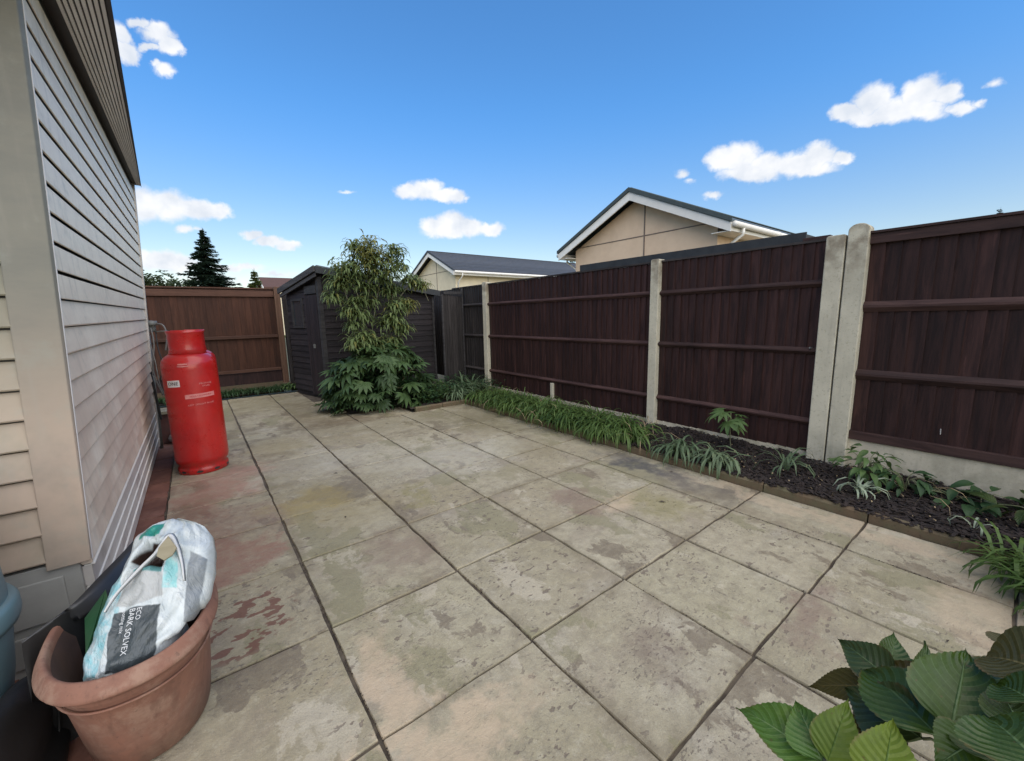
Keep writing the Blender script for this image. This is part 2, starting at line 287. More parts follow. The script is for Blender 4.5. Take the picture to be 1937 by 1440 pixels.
M['bfenceh'] = m_wood('red_brown_rail_timber', (.055, .024, .014), (.09, .042, .026), (.045, .021, .013), False)
M['bpost'] = m_wood('brown_timber_post', (.13, .066, .038), (.19, .105, .065), (.09, .046, .027))
M['shedh'] = m_wood('dark_shed_cladding', (.013, .0105, .0115), (.028, .022, .023), (.022, .012, .011), False)
M['shedv'] = m_wood('dark_shed_boards', (.016, .011, .012), (.030, .021, .022), (.035, .014, .013))
M['shedtrim'] = m_wood('worn_shed_trim', (.028, .026, .026), (.055, .051, .05), (.035, .03, .03), False)
M['felt'] = m_plain('grey_roof_felt', (.10, .12, .135), (.15, .175, .19), .85, 8, .4, 80)
M['darkfelt'] = m_plain('dark_roof_edge', (.018, .02, .022), (.03, .033, .034), .7, 8, .3, 60)
def m_siding(name, c, c2):
    t = NT(name); p = t.pos(); v = t.obj()
    sep = t.node('ShaderNodeSeparateXYZ'); t.L(p, sep.inputs[0])
    n = t.noise(t.vm('MULTIPLY', p, (3, 3, 8)), 1.6, 6, .65); col = t.mix(t.ramp(n, .3, .75), c, c2)
    gr = t.math('MULTIPLY', t.ramp(sep.outputs[2], 1.7, .7), t.ramp(t.noise(p, 2.2, 5, .6), .25, .6)); col = t.mix(t.math('MULTIPLY', gr, .75), col, (.52, .385, .295))
    al = t.ramp(t.noise(p, 9, 6, .7), .5, .72, 0, .3); col = t.mix(al, col, (.30, .31, .26))
    st = t.noise(t.vm('MULTIPLY', p, (6, 6, .6)), 3, 4, .6); col = t.mix(t.ramp(st, .52, .75, 0, .28), col, (.33, .30, .25))
    nb = t.bump(t.noise(t.vm('MULTIPLY', p, (1, 1, 8)), 30, 4, .6), .12, .002)
    return t.out(col, .48, nb, Specular_IOR_Level=.4)
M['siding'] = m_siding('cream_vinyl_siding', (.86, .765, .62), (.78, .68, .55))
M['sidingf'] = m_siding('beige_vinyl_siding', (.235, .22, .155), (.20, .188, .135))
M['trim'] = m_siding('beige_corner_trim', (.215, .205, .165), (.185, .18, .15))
M['skirt'] = m_plain('white_skirting', (.62, .585, .53), (.52, .48, .44), .4, 4, .08, 40, dirt=((.20, .17, .15), .6))
M['skirtg'] = m_plain('grey_skirting_panel', (.36, .35, .32), (.28, .275, .25), .5, 4, .1, 40, dirt=((.10, .09, .075), .55))
M['soffit'] = m_plain('pale_soffit_plank', (.82, .80, .78), (.72, .70, .68), .5, 6, .1, 40)
M['soffit2'] = m_plain('pale_hook_paint', (.4, .38, .36), None)
M['black'] = m_plain('black_plastic_trim', (.02, .02, .022), (.03, .03, .03), .45, 6, .1, 40)
M['shadeblack'] = m_plain('black_sheet_with_shade_fill', (.005, .005, .005), (.009, .009, .009), .6, 6, .6, 9)  # near-black for the added forms that fill the shaded void beside the pot
M['white'] = m_plain('white_painted_board', (.82, .79, .72), (.76, .73, .66), .45, 5, .06, 30)
M['render'] = m_plain('beige_textured_panel', (.74, .55, .375), (.67, .49, .33), .8, 3, .25, 90, var=.06)
M['cream'] = m_plain('cream_panel', (.78, .67, .46), (.70, .60, .41), .8, 3, .2, 90, var=.06)
M['strip'] = m_plain('panel_joint_strip', (.20, .15, .115), None, .7)
M['tile'] = m_plain('dark_grey_roof_tiles', (.042, .047, .056), (.065, .07, .08), .6, 9, .4, 50, var=.3)
M['tilegreen'] = m_plain('dark_green_grey_roof_edge', (.045, .06, .058), (.06, .075, .072), .6, 9, .3, 50)
M['tilered'] = m_plain('red_brown_roof_tiles', (.10, .048, .034), (.075, .038, .028), .8, 9, .4, 50)
M['glass'] = NT('window_glass').out((.03, .035, .04), .06, None, Specular_IOR_Level=.8)
def m_redpaint():
    t = NT('red_painted_steel'); v = t.obj(False); p = t.pos()
    col = t.mix(t.ramp(t.noise(v, 5, 6, .65), .3, .75), (.46, .010, .008), (.36, .009, .008))
    sc = t.ramp(t.noise(t.vm('MULTIPLY', v, (3, 3, 14)), 6, 5, .7), .66, .72); col = t.mix(t.math('MULTIPLY', sc, .35), col, (.62, .16, .13))
    sepz = t.node('ShaderNodeSeparateXYZ'); t.L(p, sepz.inputs[0]); ru = t.math('MULTIPLY', t.ramp(sepz.outputs[2], .16, .02), t.ramp(t.noise(v, 22, 6, .7), .48, .62)); col = t.mix(t.math('MULTIPLY', ru, .7), col, (.10, .03, .018)); ch = t.ramp(t.noise(v, 38, 3, .6), .70, .73); col = t.mix(t.math('MULTIPLY', ch, .5), col, (.12, .03, .02)); col = t.mix(t.ramp(t.noise(v, 3, 5, .6), .45, .75, 0, .25), col, (.30, .012, .012))
    nb = t.bump(t.noise(v, 9, 4, .6), .2, .006)
    return t.out(col, t.ramp(t.noise(v, 8, 4, .6), .3, .7, .24, .5), nb, Coat_Weight=.35, Coat_Roughness=.12)
M['red'] = m_redpaint()
M['sticker'] = m_plain('white_sticker', (.72, .68, .66), None, .4, 8, .02)
M['print'] = m_plain('faded_pink_print', (.62, .24, .22), (.55, .17, .16), .5, 30, .02)
M['ink'] = m_plain('dark_print', (.05, .04, .04), None, .5)
M['paleprint'] = m_plain('pale_grey_print', (.55, .56, .56), None, .5)
def m_terra():
    t = NT('terracotta_clay'); v = t.obj(False); p = t.pos()
    col = t.mix(t.ramp(t.noise(v, 4, 6, .65), .3, .7), (.245, .118, .078), (.20, .098, .068))
    col = t.mix(t.ramp(t.noise(v, 7, 8, .75), .46, .64, 0, .75), col, (.30, .19, .135))
    sep = t.node('ShaderNodeSeparateXYZ'); t.L(p, sep.inputs[0])
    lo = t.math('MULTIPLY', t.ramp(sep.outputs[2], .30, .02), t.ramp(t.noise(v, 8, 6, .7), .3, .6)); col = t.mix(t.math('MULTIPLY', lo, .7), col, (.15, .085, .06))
    st = t.noise(t.vm('MULTIPLY', v, (14, 14, 2)), 1.5, 7, .7); col = t.mix(t.ramp(st, .5, .66, 0, .55), col, (.13, .065, .045)); spk = t.ramp(t.noise(v, 60, 3, .7), .62, .7); col = t.mix(t.math('MULTIPLY', spk, .5), col, (.10, .06, .045))
    nb = t.bump(t.noise(t.vm('MULTIPLY', v, (1, 1, 5)), 22, 5, .65), .25, .004)
    return t.out(col, .72, nb, Specular_IOR_Level=.35)
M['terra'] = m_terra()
M['terrain_in'] = m_plain('dark_pot_inside', (.10, .055, .04), (.06, .035, .027), .85)  # inside of the pot in a darker brown than the outside
M['teal'] = m_plain('grey_teal_plastic', (.13, .205, .22), (.105, .17, .185), .38, 3, .06, 30, dirt=((.06, .08, .08), .3))
M['hose'] = m_plain('pale_grey_hose', (.25, .24, .21), (.16, .15, .14), .5)
M['hoseblack'] = m_plain('black_hose', (.03, .03, .03), None, .5)
M['metal'] = m_plain('dull_grey_metal', (.18, .185, .17), (.12, .12, .11), .45, 20, .3, 60)
M['paleplank'] = m_wood('greyed_plank', (.19, .165, .105), (.26, .23, .16), (.12, .10, .07), False)
M['brick'] = m_plain('dark_red_brick', (.14, .06, .05), (.09, .05, .045), .9, 12, .5, 60)
M['stone'] = m_plain('pale_rubble_stone', (.30, .25, .2), (.2, .16, .13), .9, 12, .5, 60, var=.5)
M['fatsia'] = m_leaf('dark_palmate_leaf', (.018, .038, .014), (.075, .125, .045), rough=.45, trans=.15)
M['willowy'] = m_leaf('drooping_olive_leaf', (.085, .125, .042), (.23, .28, .12), rough=.5, trans=.3, scale=9)
M['willowy2'] = m_leaf('drooping_yellow_green_leaf', (.12, .14, .035), (.22, .21, .07), rough=.5, trans=.3, scale=9)
M['strap'] = m_leaf('green_strap_leaf', (.028, .062, .016), (.125, .19, .055), rough=.42, trans=.3, scale=11)
M['strapg'] = m_leaf('grey_green_strap_leaf', (.07, .11, .055), (.16, .21, .12), rough=.42, trans=.25, scale=11)
M['strapp'] = m_leaf('pale_edged_strap_leaf', (.24, .29, .20), (.36, .42, .30), rough=.45, trans=.25, scale=11)
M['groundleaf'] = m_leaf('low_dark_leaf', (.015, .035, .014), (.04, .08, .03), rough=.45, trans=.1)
M['midleaf'] = m_leaf('mid_green_leaf', (.05, .095, .03), (.11, .17, .06), rough=.45, trans=.25)
M['deadleaf'] = m_leaf('withered_tan_leaf', (.24, .18, .10), (.32, .25, .15), rough=.7, trans=.1)
M['hyd'] = m_leaf('deep_green_hydrangea_leaf', (.018, .040, .004), (.040, .076, .008), vein=(.10, .16, .06), rough=.42, veins=True, trans=.12)
M['hydblue'] = m_leaf('blue_green_hydrangea_leaf', (.024, .042, .010), (.038, .060, .014), vein=(.11, .17, .07), rough=.42, veins=True, trans=.1)
M['hydmid'] = m_leaf('mid_green_hydrangea_leaf', (.04, .10, .015), (.085, .16, .025), vein=(.20, .28, .12), rough=.36, veins=True, trans=.25)
M['hydyel'] = m_leaf('yellowing_hydrangea_leaf', (.085, .14, .012), (.17, .215, .02), vein=(.06, .12, .02), rough=.4, veins=True, trans=.3)
M['hydol'] = m_leaf('olive_bronze_hydrangea_leaf', (.04, .045, .010), (.07, .055, .016), vein=(.18, .15, .06), rough=.4, veins=True, trans=.2)
M['hydpur'] = m_leaf('purple_brown_hydrangea_leaf', (.05, .018, .022), (.07, .025, .028), vein=(.12, .05, .05), rough=.45, veins=True, trans=.1)
M['hydpale'] = m_leaf('pale_leaf_underside', (.30, .33, .22), (.36, .38, .26), rough=.5, trans=.1)
M['stem'] = m_plain('green_brown_stem', (.15, .16, .08), (.10, .10, .05), .6)
M['bamboo'] = m_plain('pale_cane_stem', (.20, .19, .12), (.12, .115, .07), .55)
M['trunk'] = m_plain('tree_bark', (.07, .05, .035), (.04, .03, .02), .9, 8, .8, 30)
M['conifer'] = m_leaf('blue_green_needles', (.018, .035, .025), (.045, .075, .05), rough=.6, trans=.1, scale=1.2)
M['conifery'] = m_leaf('yellow_green_needles', (.09, .12, .035), (.17, .20, .06), rough=.6, trans=.15, scale=1.2)
M['farleaf'] = m_leaf('far_green_leaf', (.035, .055, .025), (.08, .105, .045), rough=.6, trans=.15, scale=.8)

# ---------------------------------------------------------------- object helpers
WL = {}                                                    # world location of things
def tag(o, label=None, cat=None, group=None, kind=None):
    if label: o['label'] = label
    if cat: o['category'] = cat
    if group: o['group'] = group
    if kind: o['kind'] = kind
    return o
def thing(name, label, cat, loc=(0, 0, 0), group=None, kind=None):
    o = bpy.data.objects.new(name, None); COL.objects.link(o); o.location = loc; o.empty_display_size = .1
    WL[o.name] = Vector(loc); return tag(o, label, cat, group, kind)
class MB:
    def __init__(s): s.v = []; s.f = []; s.mi = []; s.uv = None; s.cur = 0
    def add(s, vs, fs):
        b = len(s.v); s.v += [Vector(v) for v in vs]; s.f += [tuple(b+i for i in f) for f in fs]; s.mi += [s.cur]*len(fs); return b
    def box(s, x0, x1, y0, y1, z0, z1):
        s.add([(x0, y0, z0), (x1, y0, z0), (x1, y1, z0), (x0, y1, z0), (x0, y0, z1), (x1, y0, z1), (x1, y1, z1), (x0, y1, z1)],
              [(0, 3, 2, 1), (4, 5, 6, 7), (0, 1, 5, 4), (1, 2, 6, 5), (2, 3, 7, 6), (3, 0, 4, 7)]); return s
    def hexa(s, p):                                        # 8 points, bottom loop then top loop
        s.add(p, [(0, 3, 2, 1), (4, 5, 6, 7), (0, 1, 5, 4), (1, 2, 6, 5), (2, 3, 7, 6), (3, 0, 4, 7)]); return s
    def sweep(s, prof_a, prof_b):                          # closed profile at two ends
        n = len(prof_a); s.add(list(prof_a)+list(prof_b), [tuple(range(n))[::-1], tuple(range(n, 2*n))]+[(i, (i+1) % n, n+(i+1) % n, n+i) for i in range(n)]); return s
    def tube(s, pts, r, n=8, cap=True):
        pts = [Vector(p) for p in pts]; rs = r if isinstance(r, (list, tuple)) else [r]*len(pts); vs = []; fs = []
        up = Vector((.13, .2, 1)).normalized()
        for i, p in enumerate(pts):
            d = (pts[min(i+1, len(pts)-1)]-pts[max(i-1, 0)]).normalized(); a = d.cross(up)
            if a.length < 1e-3: a = d.cross(Vector((1, 0, 0)))
            a.normalize(); b = d.cross(a)
            for k in range(n): t = 2*PI*k/n; vs.append(p+(a*math.cos(t)+b*math.sin(t))*rs[i])
        for i in range(len(pts)-1):
            for k in range(n): fs.append((i*n+k, i*n+(k+1) % n, (i+1)*n+(k+1) % n, (i+1)*n+k))
        if cap: fs += [tuple(range(n))[::-1], tuple(range((len(pts)-1)*n, len(pts)*n))]
        s.add(vs, fs); return s
    def lathe(s, prof, n=40, c=(0, 0, 0), sx=1, sy=1):
        vs = []; fs = []
        for (r, z) in prof:
            for k in range(n): t = 2*PI*k/n; vs.append((c[0]+r*sx*math.cos(t), c[1]+r*sy*math.sin(t), c[2]+z))
        for i in range(len(prof)-1):
            for k in range(n): fs.append((i*n+k, i*n+(k+1) % n, (i+1)*n+(k+1) % n, (i+1)*n+k))
        s.add(vs, fs); return s
    def mesh(s, name, mats, smooth=False, off=None):
        me = bpy.data.meshes.new(name)
        vs = [tuple(v-off) for v in s.v] if off is not None else [tuple(v) for v in s.v]
        me.from_pydata(vs, [], s.f)
        for m in (mats if isinstance(mats, (list, tuple)) else [mats]): me.materials.append(m)
        if any(s.mi): me.polygons.foreach_set('material_index', s.mi)
        if smooth: me.polygons.foreach_set('use_smooth', [True]*len(me.polygons))
        if s.uv:
            l = me.uv_layers.new(name='UVMap')
            for poly in me.polygons:
                for li in poly.loop_indices: l.data[li].uv = s.uv[me.loops[li].vertex_index]
        me.update(); return me
    def build(s, name, mats, parent=None, smooth=False, label=None, cat=None, group=None, kind=None, bevel=0, origin=None):
        base = WL.get(parent.name, Vector((0, 0, 0))) if parent else Vector((0, 0, 0))
        if origin is None and s.v:
            c = sum(s.v, Vector())/len(s.v); zmin = min(v.z for v in s.v); origin = Vector((c.x, c.y, zmin))
        origin = Vector(origin)
        o = bpy.data.objects.new(name, s.mesh(name, mats, smooth, origin)); COL.objects.link(o)
        if parent: o.parent = parent
        o.location = origin-base; WL[o.name] = origin
        if bevel:
            b = o.modifiers.new('bevel', 'BEVEL'); b.width = bevel; b.segments = 2; b.limit_method = 'ANGLE'; b.angle_limit = math.radians(40)
        return tag(o, label, cat, group, kind)
def inst(me, name, parent, wloc, rot=(0, 0, 0), scale=(1, 1, 1)):
    o = bpy.data.objects.new(name, me); COL.objects.link(o); base = WL.get(parent.name, Vector()) if parent else Vector()
    if parent: o.parent = parent
    o.location = Vector(wloc)-base; o.rotation_euler = rot; o.scale = scale; WL[o.name] = Vector(wloc); return o
def text_mesh(body, size, name='lettering', mat=None, extrude=0.0004):
    cu = bpy.data.curves.new(name, 'FONT'); cu.body = body; cu.size = size; cu.extrude = extrude; cu.align_x = 'CENTER'; cu.align_y = 'CENTER'; cu.resolution_u = 2
    o = bpy.data.objects.new('tmp', cu); COL.objects.link(o); bpy.context.view_layer.update()
    me = bpy.data.meshes.new_from_object(o.evaluated_get(bpy.context.evaluated_depsgraph_get())); bpy.data.objects.remove(o); bpy.data.curves.remove(cu)
    me.name = name; me.materials.clear(); me.materials.append(mat or M['ink']); return me
rnd = random.uniform

# ================================================================= SETTING
g = MB(); g.add([(-2500, -2500, -.07), (2500, -2500, -.07), (2500, 2500, -.07), (-2500, 2500, -.07)], [(0, 1, 2, 3)])
g.build('ground', M['ground'], kind='structure')

# ---- patio
patio = thing('patio', None, None, (0, 0, 0), kind='structure')
mb = MB(); mb.add([(-3.2, -2.6, -.012), (3.45, -2.6, -.012), (3.45, 9.15, -.012), (-3.2, 9.15, -.012)], [(0, 1, 2, 3)])
mb.build('mortar_bed', M['mortar'], patio)
def slab(x0, x1, y0, y1, mat='slab', gap=.006, name='slab', z=0.0):
    rs = random.Random(int((x0*131+y0*977)*100) & 0xffff)
    g0 = [gap+rs.uniform(-.002, .004) for _ in range(4)]
    x0 += g0[0]; x1 -= g0[1]; y0 += g0[2]; y1 -= g0[3]
    dz = z+rs.uniform(-.002, .002); tx, ty = rs.uniform(-.003, .003), rs.uniform(-.003, .003)
    K = 7; loop = []
    for (ax, ay, bx, by) in ((x0, y0, x1, y0), (x1, y0, x1, y1), (x1, y1, x0, y1), (x0, y1, x0, y0)):
        for k in range(K):
            t = k/K; w = 0 if k == 0 else rs.uniform(-.0045, .0045)
            nx, ny = (by-ay), -(bx-ax); l = math.hypot(nx, ny); nx /= l; ny /= l
            loop.append((ax+(bx-ax)*t+nx*w, ay+(by-ay)*t+ny*w))
    cx, cy = (x0+x1)/2, (y0+y1)/2; n = len(loop); vs = []
    for q, (sc, zz) in enumerate(((1.0, -.03), (1.0, -.006), (.992, 0.0))):
        for (x, y) in loop:
            X = cx+(x-cx)*sc; Y = cy+(y-cy)*sc; j = rs.uniform(-.0012, .0006) if q else 0
            vs.append((X, Y, zz+dz+(X-cx)*tx+(Y-cy)*ty+j))
    fs = [(i+q*n, (i+1) % n+q*n, (i+1) % n+(q+1)*n, i+(q+1)*n) for q in range(2) for i in range(n)]
    vs.append((cx, cy, dz)); fs += [(2*n+i, 2*n+(i+1) % n, 3*n) for i in range(n)]
    m = MB(); m.add(vs, fs); o = m.build(name, M[mat], patio, smooth=False, origin=(cx, cy, 0)); return o
cols = [(-.32, .35, [-2.0, -1.35, -.7, -.07, .58, 1.23, 1.88, 2.54, 3.2, 3.87, 4.55, 5.97, 7.5, 9.1]),
        (.35, 1.03, [-2.0, -1.35, -.7, -.07, .58, 1.23, 1.88, 2.55, 3.22, 3.92, 4.64, 5.95, 7.55, 9.1]),
        (1.03, 1.69, [-2.0, -1.35, -.7, -.07, .58, 1.24, 1.89, 2.57, 3.25, 3.93, 4.63, 5.25, 5.9]),
        (1.69, 2.31, [-2.0, -1.35, -.7, -.07, .59, 1.23, 1.89, 2.56, 3.24, 3.91, 4.58, 5.74]),
        (2.31, 2.93, [-2.0, -1.35, -.7, -.07, .58, 1.23, 1.88, 2.55, 3.19, 3.85, 4.5, 5.74]),
        (2.93, 3.42, [-2.0, -1.35, -.7, -.07, .58, 1.23, 2.55, 3.16, 3.85, 4.6, 5.74])]
for (x0, x1, ys) in cols:
    for a, b in zip(ys, ys[1:]): slab(x0, x1, a, b)
for a, b in ((6.5, 7.75), (7.75, 9.1)): slab(1.03, 1.53, a, b)
slab(1.03, 1.69, 5.9, 6.5); slab(1.69, 2.5, 5.74, 6.25); slab(1.53, 1.75, 6.5, 7.7)
yy = -2.0
while yy < 9.0:
    slab(-.486, -.32, yy, yy+.42, 'redslab', name='paver') if yy > 2.3 else None
    yy += .42
for i in range(8):                                         # rough reddish pavers beside the house corner
    for j in range(4): slab(-1.9+j*.395, -1.9+(j+1)*.395, -.9+i*.415, -.9+(i+1)*.415, 'redslab', name='paver', z=-.004)
# dirt and moss crumbs lying in the wider joints
mb = MB()
for (xa, ya, xb, yb, n) in ((2.93, .1, 2.93, 1.3, 90), (1.69, .0, 1.69, 1.2, 60), (1.03, 1.2, 1.03, 2.4, 60), (.35, 1.1, .35, 2.6, 90), (2.31, .6, 2.93, .6, 20), (3.41, 0, 3.41, 2.6, 120)):
    for _ in range(n):
        t = rnd(0, 1); x = xa+(xb-xa)*t+rnd(-.006, .006); y = ya+(yb-ya)*t+rnd(-.006, .006); r = rnd(.002, .006); a = rnd(0, 6)
        mb.add([(x+r*math.cos(a+q), y+r*math.sin(a+q), -.003) for q in (0, 2.1, 4.2)]+[(x, y, rnd(.0, .003))], [(0, 1, 3), (1, 2, 3), (2, 0, 3)])
mb.build('joint_debris', M['soil'], patio, kind='stuff')

# ---- planting bed
def bed(x0, x1, y0, y1, z, name):
    nx, ny = max(2, int((x1-x0)/.07)), max(2, int((y1-y0)/.07)); vs = []; fs = []
    for j in range(ny+1):
        for i in range(nx+1):
            x = x0+(x1-x0)*i/nx; y = y0+(y1-y0)*j/ny
            vs.append((x, y, z+.025*mnoise.noise(Vector((x*4, y*4, 0)))+.012*mnoise.noise(Vector((x*13, y*13, 3)))))
    for j in range(ny):
        for i in range(nx): a = j*(nx+1)+i; fs.append((a, a+1, a+nx+2, a+nx+1))
    m = MB(); m.add(vs, fs); return m.build(name, M['soil'], smooth=True, kind='structure')
bed(3.47, 4.46, -2.4, 5.8, .05, 'soil_bed'); bed(2.5, 4.46, 5.78, 7.75, .035, 'soil_bed'); bed(1.75, 2.5, 6.25, 7.75, .03, 'soil_bed'); bed(-1.2, 1.6, 9.12, 9.62, .05, 'soil_bed')
mb = MB()
for i in range(7000):
    x = 3.5+.93*random.random() if i < 6300 else 3.43+.07*random.random(); y = -.9+3.7*random.random()**1.1
    z = (.058 if i < 6300 else .066)+.025*mnoise.noise(Vector((x*4, y*4, 0)))+.012*mnoise.noise(Vector((x*13, y*13, 3)))+rnd(0, .012)
    a = rnd(0, PI); L_, w = rnd(.012, .034), rnd(.004, .011); t = rnd(-.35, .35); dx, dy = math.cos(a), math.sin(a)
    pts = []
    for (u, v) in ((-1, -1), (1, -.7), (1.1, .8), (-.9, 1)): pts.append((x+dx*u*L_/1-dy*v*w, y+dy*u*L_/1+dx*v*w, z+t*u*L_))
    q = [(p[0], p[1], p[2]+.004) for p in pts]; mb.hexa(pts+q)
mb.build('bark_mulch', M['bark'], tag(bpy.data.objects['soil_bed'], kind='structure'), kind='stuff')
mb = MB()
for i in range(420):
    x = 3.5+.9*random.random(); y = -.5+2.9*random.random(); z = .082; a = rnd(0, PI); L_ = rnd(.006, .02); w = rnd(.003, .007)
    dx, dy = math.cos(a), math.sin(a); mb.add([(x-dx*L_, y-dy*L_, z), (x-dy*w, y+dx*w, z+.006), (x+dx*L_, y+dy*L_, z+.004), (x+dy*w, y-dx*w, z+.001)], [(0, 1, 2, 3)])
mb.build('pale_leaf_litter', M['deadleaf'], bpy.data.objects['soil_bed'], kind='stuff')

ked = thing('bed_edging', 'low mossy concrete edging between the patio slabs and the bark bed', 'edging', (3.45, 2.0, 0))
def stone(x0, x1, y0, y1, zt):
    m = MB(); n = 6; vs = []; along_y = (y1-y0) > (x1-x0)
    A, B = [], []
    for k in range(n+1):
        t = k/n; j = rnd(-.003, .003)
        if along_y:
            y = y0+(y1-y0)*t; prof = [(x0+j, y, -.03), (x0+j, y, zt-.016), (x0+.014+j, y, zt+j), (x1-.012, y, zt+j), (x1, y, zt-.014), (x1, y, -.03)]
        else:
            x = x0+(x1-x0)*t; prof = [(x, y1, -.03), (x, y1, zt-.014), (x, y1-.012, zt+j), (x, y0+.014+j, zt+j), (x, y0+j, zt-.016), (x, y0+j, -.03)]
        A.append(prof)
    P6 = 6
    vs = [p for pr in A for p in pr]; fs = [(k*P6+i, (k+1)*P6+i, (k+1)*P6+i+1, k*P6+i+1) for k in range(n) for i in range(P6-1)]
    fs += [tuple(range(P6)), tuple(range(n*P6, (n+1)*P6))[::-1]]
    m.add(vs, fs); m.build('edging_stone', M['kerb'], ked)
y = -2.6
ybr = [-2.59, -1.95, -1.32, -.68, -.05, .575, 1.215, 1.85, 2.5, 3.14, 3.78, 4.42, 5.06, 5.7]
for a, b in zip(ybr, ybr[1:]): stone(3.425, 3.478, a+.004, b-.004, .068)
for a, b in ((2.55, 3.0), (3.01, 3.42)): stone(a, b, 5.72, 5.775, .07)

# ================================================================= NEAR HOUSE
HX, HY, HZ0 = -.51, 2.41, 0
house = thing('mobile_home', 'cream clad mobile home at left with beige corner trim and white skirting', 'house', (-.5, 2.41, 0))
Y0, Y1 = 2.41, 6.02
def sd_(y, z, o=0.0): return Vector((-.513+.0465*z+.0068*y+o, y, z+.0136*(y-3)))
def board(z0, z1, ya, yb, o_top, o_bot, lip, mat, name='siding_board', parent=house):
    m = MB()
    def prof(y): return [sd_(y, z1, -.02), sd_(y, z1, o_top), sd_(y, z0+.006, o_bot), sd_(y, z0, o_bot-.003), sd_(y, z0, lip), sd_(y, z0+.01, -.02)]
    m.sweep(prof(ya), prof(yb)); return m.build(name, M[mat], parent)
S = .1128; ZL = [1.6494-S*k for k in range(-9, 12)]          # lap lines
zt_wall = 2.765
def slotted(z0, z1, ya, yb):                                # thin panel standing off the core, open shadow gap above it
    m = MB()
    def prof(y): return [sd_(y, z1, .007), sd_(y, z1, .012), sd_(y, z0+.003, .018), sd_(y, z0, .017), sd_(y, z0, .012)]
    m.sweep(prof(ya), prof(yb)); return m.build('siding_board', M['siding'], house)
for z in ZL:
    if z < .39 or z > zt_wall-.05: continue
    if z > 1.5: slotted(z, min(z+S-.014, zt_wall), Y0+.010, Y1-.031)
    else: board(z, min(z+S-.006, zt_wall), Y0+.010, Y1-.031, .004, .019, -.012, 'siding')
board(zt_wall-.01, zt_wall+.06, Y0-.4, Y1, .004, .006, 0, 'black', 'soffit_shade_strip')  # black strip put in for the shadow band under the soffit
# skirting boards under the siding
zb = [.0, .105, .20, .30]
for k, z in enumerate(zb):
    board(z, z+.096, Y0+.02, Y1-.01, .012, .018, .006, 'skirt', 'skirting_board')
    m = MB(); m.sweep([sd_(Y0+.02, z+.096, -.01), sd_(Y0+.02, z+.096, .024), sd_(Y0+.02, z+.102, .024), sd_(Y0+.02, z+.102, -.01)], [sd_(Y1-.01, z+.096, -.01), sd_(Y1-.01, z+.096, .024), sd_(Y1-.01, z+.102, .024), sd_(Y1-.01, z+.102, -.01)])
    m.build('skirting_bead', M['white'], house)
# front face boards
def fr(x, z, o=0.0): return Vector((x, Y0-o, z))
def fx(z): return -.513+.0465*z+.0068*Y0
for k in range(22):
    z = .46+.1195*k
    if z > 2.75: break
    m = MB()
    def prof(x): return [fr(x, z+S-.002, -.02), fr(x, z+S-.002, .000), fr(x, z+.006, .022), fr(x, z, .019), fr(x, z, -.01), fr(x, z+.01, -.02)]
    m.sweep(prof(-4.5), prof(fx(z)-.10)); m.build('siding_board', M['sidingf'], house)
# corner trim: a boxed corner
m = MB(); zb_, zt_ = .425, 2.80
def ring(z):
    x = fx(z); q = -.005*(z-.43); return [Vector((x-.110+q, Y0-.022, z)), Vector((x+.020+q, Y0-.022, z)), Vector((x+.020, Y0+.004, z)), Vector((x-.110+q, Y0+.004, z))]
m.hexa(ring(zb_)+ring(zt_)); m.build('corner_trim', M['trim'], house, bevel=.004)
m = MB()
def ring2(z):
    x = fx(z); return [Vector((x+.012, Y0+.005, z)), Vector((x+.021, Y0+.005, z)), Vector((x+.021, Y0+.013, z)), Vector((x+.012, Y0+.013, z))]
m.hexa(ring2(zb_)+ring2(zt_)); m.build('trim_bead', M['soffit'], house)
# far corner trim
m = MB(); A = [sd_(Y1-.03, .0, -.08), sd_(Y1-.03, .0, .026), sd_(Y1+.03, .0, .026), sd_(Y1+.03, .0, -.08)]; B = [sd_(Y1-.03, 2.853, -.08), sd_(Y1-.03, 2.853, .026), sd_(Y1+.03, 2.853, .026), sd_(Y1+.03, 2.853, -.08)]
m.hexa(A+B); m.build('corner_trim', M['skirt'], house)
# front skirting panels with raised rectangles
xr = fx(.2)-.004; x = xr
while x > -3.5:
    m = MB(); m.box(x-.62, x-.004, Y0+.0, Y0+.03, -.02, .44); pn = m.build('skirting_panel', M['skirtg'], house, bevel=.004)
    m = MB()
    for (za, zc) in ((.20, .385), (.03, .165)):
        m.box(x-.57, x-.055, Y0-.010, Y0+.0, za, zc)
    m.build('raised_panel', M['skirtg'], pn, bevel=.006)
    x -= .624
# body behind the cladding, soffit, gutter, roof
m = MB(); P8 = [Vector((-4.6, Y0+.02, -.03)), Vector((fx(0)-.02, Y0+.02, -.03)), sd_(Y1, -.06, -.03), Vector((-4.6, Y1, -.03)), Vector((-4.6, Y0+.02, 2.78)), Vector((fx(2.78)-.02, Y0+.02, 2.78)), sd_(Y1, 2.76, -.02), Vector((-4.6, Y1, 2.8))]
m.hexa(P8); m.build('wall_core', M['black'], house)  # core coloured black so the open gaps between boards read as shade
zs = 2.815
def sof(t, y, z=zs):                                       # t 0 at the wall side, 1 at the outer edge
    xi = -.308+.003*(y-2.6); xo = -.135-.038*(y-2.6); return Vector((xi+(xo-xi)*t, y, z+.0136*(y-3)))
YA, YB = 1.35, 5.99
NP = 8
for k in range(NP):
    a, b = k/NP, (k+.66)/NP; m = MB()
    m.hexa([sof(a, YA), sof(b, YA), sof(b, YB), sof(a, YB), sof(a, YA, zs+.012), sof(b, YA, zs+.012), sof(b, YB, zs+.012), sof(a, YB, zs+.012)])
    m.build('soffit_plank', M['soffit'], house)
def sofi(y, z): v = sof(0, y, z); v.x = -.47; return v
